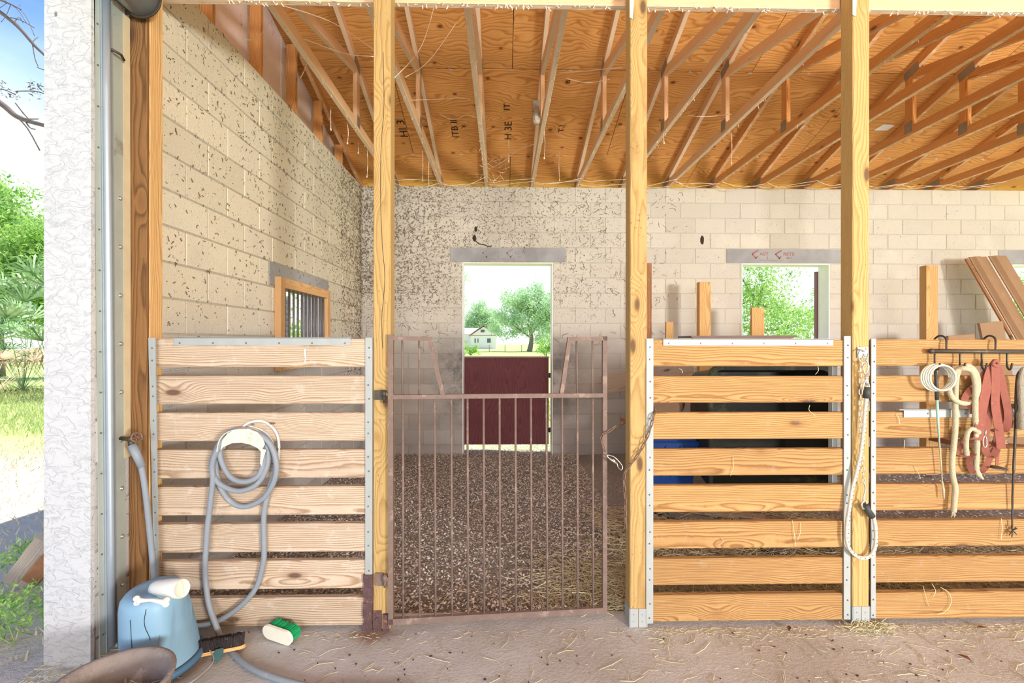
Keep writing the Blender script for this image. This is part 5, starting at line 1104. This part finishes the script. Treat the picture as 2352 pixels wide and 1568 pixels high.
# strands caught on the fence boards
m = MB()
for px, py, l in ((1820, 1195, 60), (1838, 1200, 40), (1655, 1235, 16), (1683, 1048, 44), (2100, 1070, 30), (2300, 1190, 50), (2120, 1345, 50), (2140, 1340, 30), (1860, 930, 24), (1878, 840, 20), (1560, 845, 12), (2058, 950, 24), (2078, 1010, 20), (640, 1170, 10)):
    a = PY(px, py, 2.357); m.tube(smooth_path([a, a+Vector((random.uniform(-.01, .02), -.006, -l/445*.5)), a+Vector((random.uniform(-.02, .03), -.004, -l/445))], 3), .0012, 4)
m.tube(smooth_path([PY(*p, 2.35) for p in ((2160, 1348), (2180, 1362), (2184, 1385), (2170, 1405), (2152, 1410))], 4), .0016, 4)
o = m.build('straw_strand', MT['hay'], kind='stuff'); setp(o, 'single hay stalks caught on the fence boards', 'straw')
for px, py, a, lab in ((2004, 1433, .3, 'curled reddish dead leaf by the right post base'), (1812, 1443, 1.0, 'small dark dead leaf below the middle fence'), (2255, 1441, .1, 'long narrow dead leaf below the right fence'), (2215, 1510, 2.0, 'dead leaf nearest the bottom right of the floor')):
    c = PZ(px, py, .006); m = MB(); L = .028; u = Vector((math.cos(a), math.sin(a), 0)); w = Vector((-u.y, u.x, 0))
    m.add([c-u*L, c-u*L*.3+w*L*.35+Vector((0, 0, .008)), c+u*L*.4+w*L*.3+Vector((0, 0, .007)), c+u*L, c+u*L*.4-w*L*.3+Vector((0, 0, .006)), c-u*L*.3-w*L*.35+Vector((0, 0, .01)), c+Vector((0, 0, .002))], [(6, 0, 1), (6, 1, 2), (6, 2, 3), (6, 3, 4), (6, 4, 5), (6, 5, 0)])
    setp(m.build('dead_leaf', MT['dead_leaf']), lab, 'leaf', 'dead leaves on the slab')
m = MB()
for i in range(60):
    c = PZ(random.uniform(560, 2340), random.uniform(1450, 1566), .003); m.ball(c, (random.uniform(.002, .007), random.uniform(.002, .006), .003), 6, 4, jit=.3)
setp(m.build('dirt_crumbs', MT['mud'], kind='stuff'), 'small dark dirt crumbs on the concrete floor', 'dirt')

# ================================================================ COBWEBS
m = MB(); rr = random.Random(5)
def web(pts, r=.0022):
    P_ = smooth_path(pts, 6); m.tube(P_, [r*(.5+rr.random()) for _ in P_], 5)
def chordpt(k, Y, z=ZT): return Vector((-1.445+.61*k, Y, z))
for k in range(13):      # sagging lines between neighbouring chords near the wall
    for Y in (6.05, 6.0):
        a, b = chordpt(k, Y+rr.uniform(-.2, .03)), chordpt(k+1, Y+rr.uniform(-.3, .03)); mid = (a+b)/2+Vector((rr.uniform(-.1, .1), 0, -rr.uniform(.0, .07))); web([a, (a+mid)/2+Vector((0, 0, -.02)), mid, b], .0032)
for px, py, Y in ((760, 245, 4.2), (798, 285, 4.4), (823, 328, 5), (843, 340, 5), (1250, 300, 4.5), (985, 370, 5.2), (1525, 300, 4.5), (1680, 305, 4.6), (971, 345, 5.0), (1168, 320, 5.4), (1285, 350, 5.6)):
    a = PY(px, py, Y); l = rr.uniform(.1, .35); web([a, a+Vector((rr.uniform(-.01, .01), 0, -l*.5)), a+Vector((0, 0, -l))], .0028); m.ball(a-Vector((0, 0, l)), (.008, .008, .012), 6, 5, jit=.3)
for p in ([(905, 180, 3.3), (960, 120, 3.6), (985, 60, 3.6), (1000, 0, 3.6)], [(640, 10, 3), (760, 50, 3.2), (850, 108, 3.2), (858, 118, 3.2)], [(700, 90, 3.2), (790, 122, 3.3), (857, 130, 3.0)], [(930, 178, 3.6), (985, 140, 3.7), (1050, 50, 3.8)], [(945, 230, 4), (1000, 228, 4.2), (1060, 225, 4.2), (1085, 232, 4.0)], [(1010, 262, 4.5), (1040, 275, 4.5), (1070, 265, 4.4), (1100, 272, 4.3)], [(1120, 390, 5.8), (1150, 375, 5.6), (1190, 345, 5.2), (1230, 330, 5)], [(1285, 168, 3.8), (1350, 162, 3.7), (1430, 155, 3.5)], [(1300, 180, 3.8), (1350, 190, 3.8), (1400, 182, 3.7)], [(1270, 5, 2.9), (1380, 12, 2.9), (1440, 25, 2.8)], [(1580, 265, 4.4), (1620, 268, 4.3), (1680, 262, 4.4)], [(560, 90, 3), (590, 88, 3.1), (620, 50, 3.2)], [(690, 180, 3.8), (700, 160, 3.8), (707, 140, 3.7)]):
    web([PY(*q) for q in p], .0030)
for i in range(26):      # ragged tangle beside the chord above the doorway
    c = PY(1125+rr.uniform(-18, 40), 385+rr.uniform(-25, 35), 5.8); web([c, c+Vector((rr.uniform(-.12, .12), rr.uniform(-.05, .05), rr.uniform(-.1, .1)))], .0026)
for i in range(150):      # fuzz hanging under the header beam
    x = rr.uniform(-1.5, 3.2); a = Vector((x, 2.46+rr.uniform(-.004, .03), 3.297)); web([a, a+Vector((rr.uniform(-.02, .02), 0, -rr.uniform(.002, .022)))], .0028)
for i in range(220):     # fuzz under the chords
    k = rr.randrange(0, 8); Y = rr.uniform(2.6, 6.0); a = chordpt(k, Y)+Vector((rr.uniform(-.02, .02), 0, .002)); web([a, a+Vector((rr.uniform(-.02, .02), rr.uniform(-.02, .02), -rr.uniform(.006, .03)))], .0022)
o = m.build('cobwebs', MT['web'], kind='stuff'); setp(o, 'dusty cobweb strands strung between the roof trusses', 'cobweb')
m = MB()
for i in range(1100):    # dried vine-like squiggles stuck on the upper back wall near the corner
    x = XL+.05+rr.random()**1.7*4.2; z = rr.uniform(2.0, 3.5) if rr.random() < .8 else rr.uniform(1.4, 2.2)
    if -.75 < x < .87 and 2.4 < z < 2.75 or (-.6 < x < .72 and z < 2.6) or (3.0 < x < 4.7 and z < 2.76): continue
    p = Vector((x, YW-.003, z)); pts = [p]; a = rr.uniform(0, 6.28)
    for s in range(rr.randint(2, 5)): a += rr.uniform(-1, 1); p = p+Vector((math.cos(a)*.022, 0, math.sin(a)*.020)); pts.append(p)
    m.tube(pts, [.0014+.0018*rr.random() for _ in pts], 4)
for i in range(3200):
    y = YW-.02-(rr.random()**1.6*.75 if rr.random() < .55 else rr.random()**1.3*3.5); z = (.9 if y > 5.4 else 1.5)+(3.53-(.9 if y > 5.4 else 1.5))*rr.random()**.8
    if WIN0[0]-.1 < y < WIN0[1]+.1 and z < 2.05: continue
    p = Vector((XL+.003, y, z)); pts = [p]; a = rr.uniform(0, 6.28)
    for s in range(rr.randint(1, 3)): a += rr.uniform(-1, 1); p = p+Vector((0, math.cos(a)*.009, math.sin(a)*.010)); pts.append(p)
    m.tube(pts, [.0015+.002*rr.random() for _ in pts], 4)
o = m.build('dried_debris', MT['debris'], kind='stuff'); setp(o, 'brown dried web trails and mud specks stuck on the block walls', 'debris')

# ================================================================ OUTSIDE
def tree(name, label, trunk, blobs, n, size, mat, clusters=70, spread=.4, group=None, tr_=.12):
    base = trunk[0]; r = root(name, base, label, 'tree', group)
    m = MB(); P_ = smooth_path([Vector(p) for p in trunk], 5); m.tube(P_, [tr_*(1-.7*i/len(P_)) for i in range(len(P_))], 9)
    for c, rad in blobs:
        s = P_[int(len(P_)*random.uniform(.5, .95))]; e = Vector(c)+Vector((0, 0, rad[2]*.2)); mid = (s+e)/2+Vector((0, 0, -.1)); Q = smooth_path([s, mid, e], 4); m.tube(Q, [tr_*.35*(1-.7*i/len(Q)) for i in range(len(Q))], 6)
    m.build('trunk', MT['bark'], r); V, F = leafcloud(blobs, n, size, clusters, spread); fast_mesh('foliage', V, F, mat, r, 'stuff', base); return r
g_ = -.07
# left of the barn
tree('bright_tree', 'bright green leafy tree left of the barn, taller one', [(-22.0, 20.5, g_), (-21.8, 20.3, 3), (-21.0, 20, 6.5)], [((-21.2, 20, 6.6), (1.7, 1.4, 1.9)), ((-20.4, 20, 4.8), (1.8, 1.4, 1.6)), ((-20.0, 19, 3.2), (2.0, 1.4, 1.3)), ((-22.2, 20, 7.6), (1.2, 1.2, 1.3))], 22000, .10, MT['leaf'], 120, .35)
tree('bright_tree', 'bright green leafy tree left of the barn, nearer the white wall', [(-18.6, 19.5, g_), (-18.5, 19.4, 3), (-18.4, 19.2, 5)], [((-18.5, 19, 5.0), (1.2, 1.2, 1.3)), ((-18.2, 19, 3.4), (1.6, 1.4, 1.4)), ((-19.4, 19, 4.2), (1.3, 1.2, 1.4))], 16000, .10, MT['leaf'], 90, .35)
for lab, X, Y, hh_, dead, nfr in (('tall green palmetto fan fronds left of the barn', -14.0, 13.6, 3.5, 0, 34), ('green palmetto clump close to the white wall edge', -12.7, 13.2, 2.9, 0, 30), ('brown dead palmetto fronds hanging on the clump', -13.1, 11.9, 1.9, 1, 26)):
    V = []; F = []; c = Vector((X, Y, g_)); r = root('palmetto', c, lab, 'palm')
    for i in range(nfr):
        a = rr.uniform(0, 6.28); el = rr.uniform(.2, 1.35) if not dead else rr.uniform(-.1, .7); L = hh_*rr.uniform(.6, 1.1); d_ = Vector((math.cos(a)*math.cos(el), math.sin(a)*math.cos(el), math.sin(el))); tip = c+Vector((0, 0, .25))+d_*L
        s = d_.cross(Vector((0, 0, 1))).normalized(); up_ = s.cross(d_)
        for j in range(13):
            b = (j-6)/6*1.25; bd = (d_*math.cos(b)+s*math.sin(b)).normalized(); bl = rr.uniform(.8, 1.2)*(1.0 if not dead else .8); p0 = tip; p1 = p0+bd*bl*.55; p2 = p1+bd*bl*.35+Vector((0, 0, -.28*bl if not dead else -.6*bl)); w_ = bd.cross(up_).normalized()*.030
            k = len(V); V += [p0-w_*.4, p0+w_*.4, p1-w_, p1+w_, p2-w_*.1, p2+w_*.1]; F += [(k, k+1, k+3, k+2), (k+2, k+3, k+5, k+4)]
        k = len(V); q0 = c+Vector((0, 0, .1)); V += [q0-s*.012, q0+s*.012, tip+s*.008, tip-s*.008]; F.append((k, k+1, k+2, k+3))
    fast_mesh('fronds', V, F, MT['palm_dead'] if dead else MT['palm'], r, 'stuff', c)
def blades(n, x0, x1, y0, y1, h0, h1, name, label, mat, w=.006, loc=None):
    P = np.stack([RNG.uniform(x0, x1, n), RNG.uniform(y0, y1, n), np.full(n, g_-.01)], 1); h = RNG.uniform(h0, h1, (n, 1)); a = RNG.uniform(0, 6.28, n)
    S = np.stack([np.cos(a), np.sin(a), 0*a], 1)*w; T = np.concatenate([RNG.normal(size=(n, 2))*.35, np.ones((n, 1))], 1)*h
    V = np.stack([P-S, P+S, P+T*.6+S*.7, P+T], 1).reshape(-1, 3); F = np.arange(len(V)).reshape(-1, 4)
    o = fast_mesh(name, V, F, mat, kind='stuff', loc=(float((x0+x1)/2), float((y0+y1)/2), g_)); return setp(o, label, 'grass')
blades(16000, -15.5, -6.5, 7.5, 15, .06, .22, 'tall_grass', 'light green grass in the yard left of the barn', MT['grass'], .012)
blades(9000, -8.2, -2.2, 2.2, 7.6, .015, .07, 'dry_grass', 'short dry grass on the ground near the white wall end', MT['straw_grass'], .006)
blades(6000, -2.0, 3.0, 7.4, 12, .03, .10, 'short_grass', 'short grass outside the back doorway', MT['grass'], .008)
# low weeds near the wall foot
for lab, X, Y, sc in (('bright green leafy weed at the foot of the white wall', -2.62, 2.42, 1.0), ('small weed patch by the broken plank', -3.1, 3.1, .8)):
    r = root('weed', (X, Y, g_), lab, 'plant'); V, F = leafcloud([((X, Y, .05), (.24*sc, .2*sc, .09*sc)), ((X-.14, Y+.15, .05), (.2*sc, .15*sc, .07*sc))], 900, .016, 40, .03); fast_mesh('leaves', V, F, MT['leaf'], r, 'stuff', (X, Y, g_))
    m = MB(); [m.tube([(X+rr.uniform(-.15, .15), Y+rr.uniform(-.12, .12), g_), (X+rr.uniform(-.2, .2), Y+rr.uniform(-.15, .15), .08)], .002, 5) for _ in range(14)]; m.build('stems', MT['leaf'], r)
bp = root('broken_plank', (-3.2, 3.1, g_), 'broken weathered plank leaning outside left of the white wall', 'plank')
a, b = PY(36, 1338, 2.95), PY(112, 1240, 2.85); timber('plank_piece', a, b, .04, .13, MT['scrap_grey'], bp, (0, -.4, 1)); timber('plank_piece', PY(70, 1335, 2.9), PY(112, 1285, 2.82), .03, .09, MT['scrap_dark'], bp, (0, -.4, 1))
# bare limb overhead at left
def limb(label, pts, r):
    o = root('bare_branch', pts[0], label, 'branch', 'bare branches against the sky'); m = MB(); P_ = smooth_path([Vector(p) for p in pts], 6); m.tube(P_, [r*(1.1-.7*i/len(P_)) for i in range(len(P_))], 7)
    m.build('limb', MT['branch'], o); tw = MB()
    for i in range(10):
        s = P_[rr.randrange(len(P_))]; e = s+Vector((rr.uniform(-.5, .5), rr.uniform(-.3, .3), rr.uniform(-.5, .4))); mid = (s+e)/2+Vector((0, 0, rr.uniform(-.1, .1))); tw.tube(smooth_path([s, mid, e], 3), r*.22, 4)
    tw.build('twigs', MT['branch'], o); return o
limb('curved bare branch crossing the sky at upper left', [PY(*p) for p in ((-60, 10, 8), (-10, 22, 8), (40, 60, 8), (80, 105, 8), (112, 138, 8), (140, 190, 8))], .035)
limb('lower bare branch sloping down behind the white wall', [PY(*p) for p in ((-80, 190, 8), (0, 236, 8), (40, 268, 8), (90, 285, 8), (130, 293, 8), (190, 300, 8))], .05)
limb('thin topmost bare twig at upper left corner', [PY(*p) for p in ((-60, -20, 8), (-5, -2, 8), (25, 10, 8), (48, 22, 8))], .02)
for c, lab in ((PY(5, 205, 9), 'leafy twig cluster left edge by the bare branch'), (PY(85, 210, 9), 'leafy twig cluster right of the bare branch')):
    r = root('leafy_twig', c, lab, 'branch'); V, F = leafcloud([(tuple(c), (.22, .2, .16))], 90, .03, 9, .06); fast_mesh('leaves', V, F, MT['branch'], r, 'stuff', c); m = MB(); m.tube(smooth_path([c-Vector((.4, 0, .0)), c, c+Vector((.25, 0, -.1))], 4), .010, 6); m.build('stem', MT['branch'], r)
# seen through the back doorway
def far(px, py, Y): return PY(px, py, Y)
b0 = far(1216, 806, 70)
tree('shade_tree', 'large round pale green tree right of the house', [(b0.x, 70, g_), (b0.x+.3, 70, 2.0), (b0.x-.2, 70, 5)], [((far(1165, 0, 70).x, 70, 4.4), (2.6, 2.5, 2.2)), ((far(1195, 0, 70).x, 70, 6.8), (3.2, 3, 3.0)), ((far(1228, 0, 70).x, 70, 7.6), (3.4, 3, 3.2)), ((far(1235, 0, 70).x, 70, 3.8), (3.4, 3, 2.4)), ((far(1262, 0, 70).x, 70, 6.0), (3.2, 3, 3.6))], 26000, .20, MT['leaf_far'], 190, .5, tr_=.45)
b1 = far(1095, 795, 125)
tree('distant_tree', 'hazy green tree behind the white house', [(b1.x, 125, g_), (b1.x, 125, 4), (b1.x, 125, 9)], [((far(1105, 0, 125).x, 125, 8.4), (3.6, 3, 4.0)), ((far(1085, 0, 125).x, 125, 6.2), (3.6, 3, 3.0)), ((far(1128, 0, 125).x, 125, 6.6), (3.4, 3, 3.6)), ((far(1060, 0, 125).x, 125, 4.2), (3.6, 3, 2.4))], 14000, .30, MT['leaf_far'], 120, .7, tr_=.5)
b2 = far(1252, 812, 45)
for lab, px, Y, blobs in (('bright leafy bush at the right jamb of the back doorway', 1255, 45, ((0, .9, 1.0), (.9, 1.7, .9), (-.5, .5, .5))), ('leafy bush left in front of the white house', 1080, 52, ((0, .5, .5), (.8, .45, .45), (-.9, .8, .8)))):
    c = far(px, 812, Y); tree('yard_bush', lab, [(c.x, Y, g_), (c.x, Y, .4), (c.x, Y, .8)], [((c.x+dx, Y, z), (r_*1.0, r_, r_)) for dx, z, r_ in blobs], 3500, .09, MT['leaf'], 40, .18, tr_=.05)
hx0, hx1 = far(1078, 790, 95).x, far(1143, 790, 95).x; Y = 95; ze, zp = 2.75, 4.75; hs = root('white_house', ((hx0+hx1)/2, Y+3, g_), 'small white gabled house far behind the back doorway', 'house')
m = MB(); xm = (hx0+hx1)/2; m.prism([(hx0+.3, Y, g_), (hx1-.3, Y, g_), (hx1-.3, Y, ze), (xm, Y, zp-.2), (hx0+.3, Y, ze)], (0, 8, 0)); m.build('house_wall', MT['white_wall'], hs)
for xa, xb in ((hx0-.1, xm), (hx1+.1, xm)):
    m = MB(); m.prism([(xa, Y-.3, ze-.15), (xb, Y-.3, zp), (xb, Y-.3, zp+.15), (xa, Y-.3, ze)], (0, 8.5, 0)); rf = m.build('roof', MT['house_roof'], hs); m = MB(); m.prism([(xa, Y-.4, ze-.2), (xb, Y-.4, zp-.02), (xb, Y-.4, zp+.18), (xa, Y-.4, ze+.02)], (0, .1, 0)); m.build('barge_board', MT['house_trim'], rf)
m = MB(); m.box((hx0+.3, Y-.05, ze-.1), (hx1-.3, Y-.01, ze)); m.build('eave_trim', MT['house_trim'], hs)
for px0, px1, py0, py1 in ((1090, 1099, 777, 787), (1119, 1127, 777, 787), (1104, 1113, 757, 763)):
    a, b = far(px0, py0, Y-.02), far(px1, py1, Y-.02); m = MB(); m.box((a.x-.1, Y-.05, b.z-.1), (b.x+.1, Y-.01, a.z+.1)); wi = m.build('window', MT['white_wall'] , hs)
    m = MB(); m.box((a.x, Y-.09, b.z), (b.x if px0 != 1090 else a.x+.25, Y-.052, a.z)); m.build('pane', MT['house_glass'], wi)
    if px0 == 1090: m = MB(); m.box((b.x-.2, Y-.09, b.z), (b.x, Y-.052, a.z)); m.build('pane', MT['house_glass'], wi)
hw = root('long_outbuilding', (far(1062, 790, 104).x, 106, g_), 'long low white building behind the small gabled house', 'building')
m = MB(); m.box((far(1020, 790, 104).x, 104, g_), (far(1095, 790, 104).x, 110, 3.2)); m.build('outbuilding_wall', MT['white_wall'], hw); m = MB(); m.prism([(far(1018, 790, 104).x, 103.5, 3.2), (far(1018, 790, 104).x, 107, 4.6), (far(1018, 790, 104).x, 110.5, 3.2)], (far(1098, 790, 104).x-far(1018, 790, 104).x, 0, 0)); m.build('roof', MT['house_roof'], hw)
for i, px in enumerate((1124, 1160, 1198)):
    c = far(px, 806, 66); m = MB(); m.tube([(c.x, 66, g_), (c.x, 66, 1.0)], .05, 7); setp(m.build('fence_post', MT['bark']), ('left', 'middle', 'right')[i]+' one of three thin fence posts on the far lawn', 'post', 'far fence posts on the lawn')
# overhanging sprig at the left jamb
for py, s in ((635, .30), (685, .26)):
    c = far(1066, py, 12); r = root('hanging_sprig', c, ('upper' if py == 635 else 'lower')+' leafy sprig at the left edge of the back doorway view', 'branch'); V, F = leafcloud([(tuple(c), (.10, .15, .14 if py == 635 else .2))], 130, .025, 10, .05); fast_mesh('leaves', V, F, MT['leaf'], r, 'stuff', c); m = MB(); m.tube(smooth_path([c+Vector((-.6, 0, .35)), c+Vector((-.25, 0, .18)), c], 4), .008, 6); m.build('stem', MT['bark'], r)
# behind the two windows
tree('garden_tree', 'sunlit leafy tree filling the middle window', [(8.6, 16, g_), (8.7, 16, 1.5), (9.2, 16, 3.5)], [((8.6, 15.5, 3.2), (1.3, 1.3, 1.1)), ((9.8, 15.8, 2.5), (1.5, 1.3, 1.0)), ((8.8, 16, 1.6), (1.6, 1.2, .9)), ((10.8, 16.4, 1.9), (1.3, 1.3, 1.1)), ((8.0, 15.6, 4.0), (1.2, 1.0, .7)), ((7.6, 15.6, 2.4), (1.0, 1.0, 1.0))], 15000, .055, MT['leaf'], 150, .24)
tree('garden_tree', 'darker leafy tree behind the far right window', [(17.6, 16, g_), (17.7, 16, 2.0), (17.8, 16, 4)], [((17.2, 15.5, 3.0), (1.8, 1.3, 1.5)), ((18.6, 15.5, 2.4), (1.6, 1.3, 1.4)), ((16.8, 15.8, 1.2), (1.4, 1.2, .9))], 9000, .065, MT['leaf'], 80, .28)
tree('hedge_shrub', 'green shrub seen through the barred left window', [(-7.4, 15.2, g_), (-7.4, 15.2, .8), (-7.3, 15.2, 1.6)], [((-7.2, 15.2, 1.6), (1.6, 1, 1.6)), ((-5.9, 15, 1.2), (1.2, .9, 1.2))], 5000, .07, MT['leaf'], 50, .25, tr_=.06)
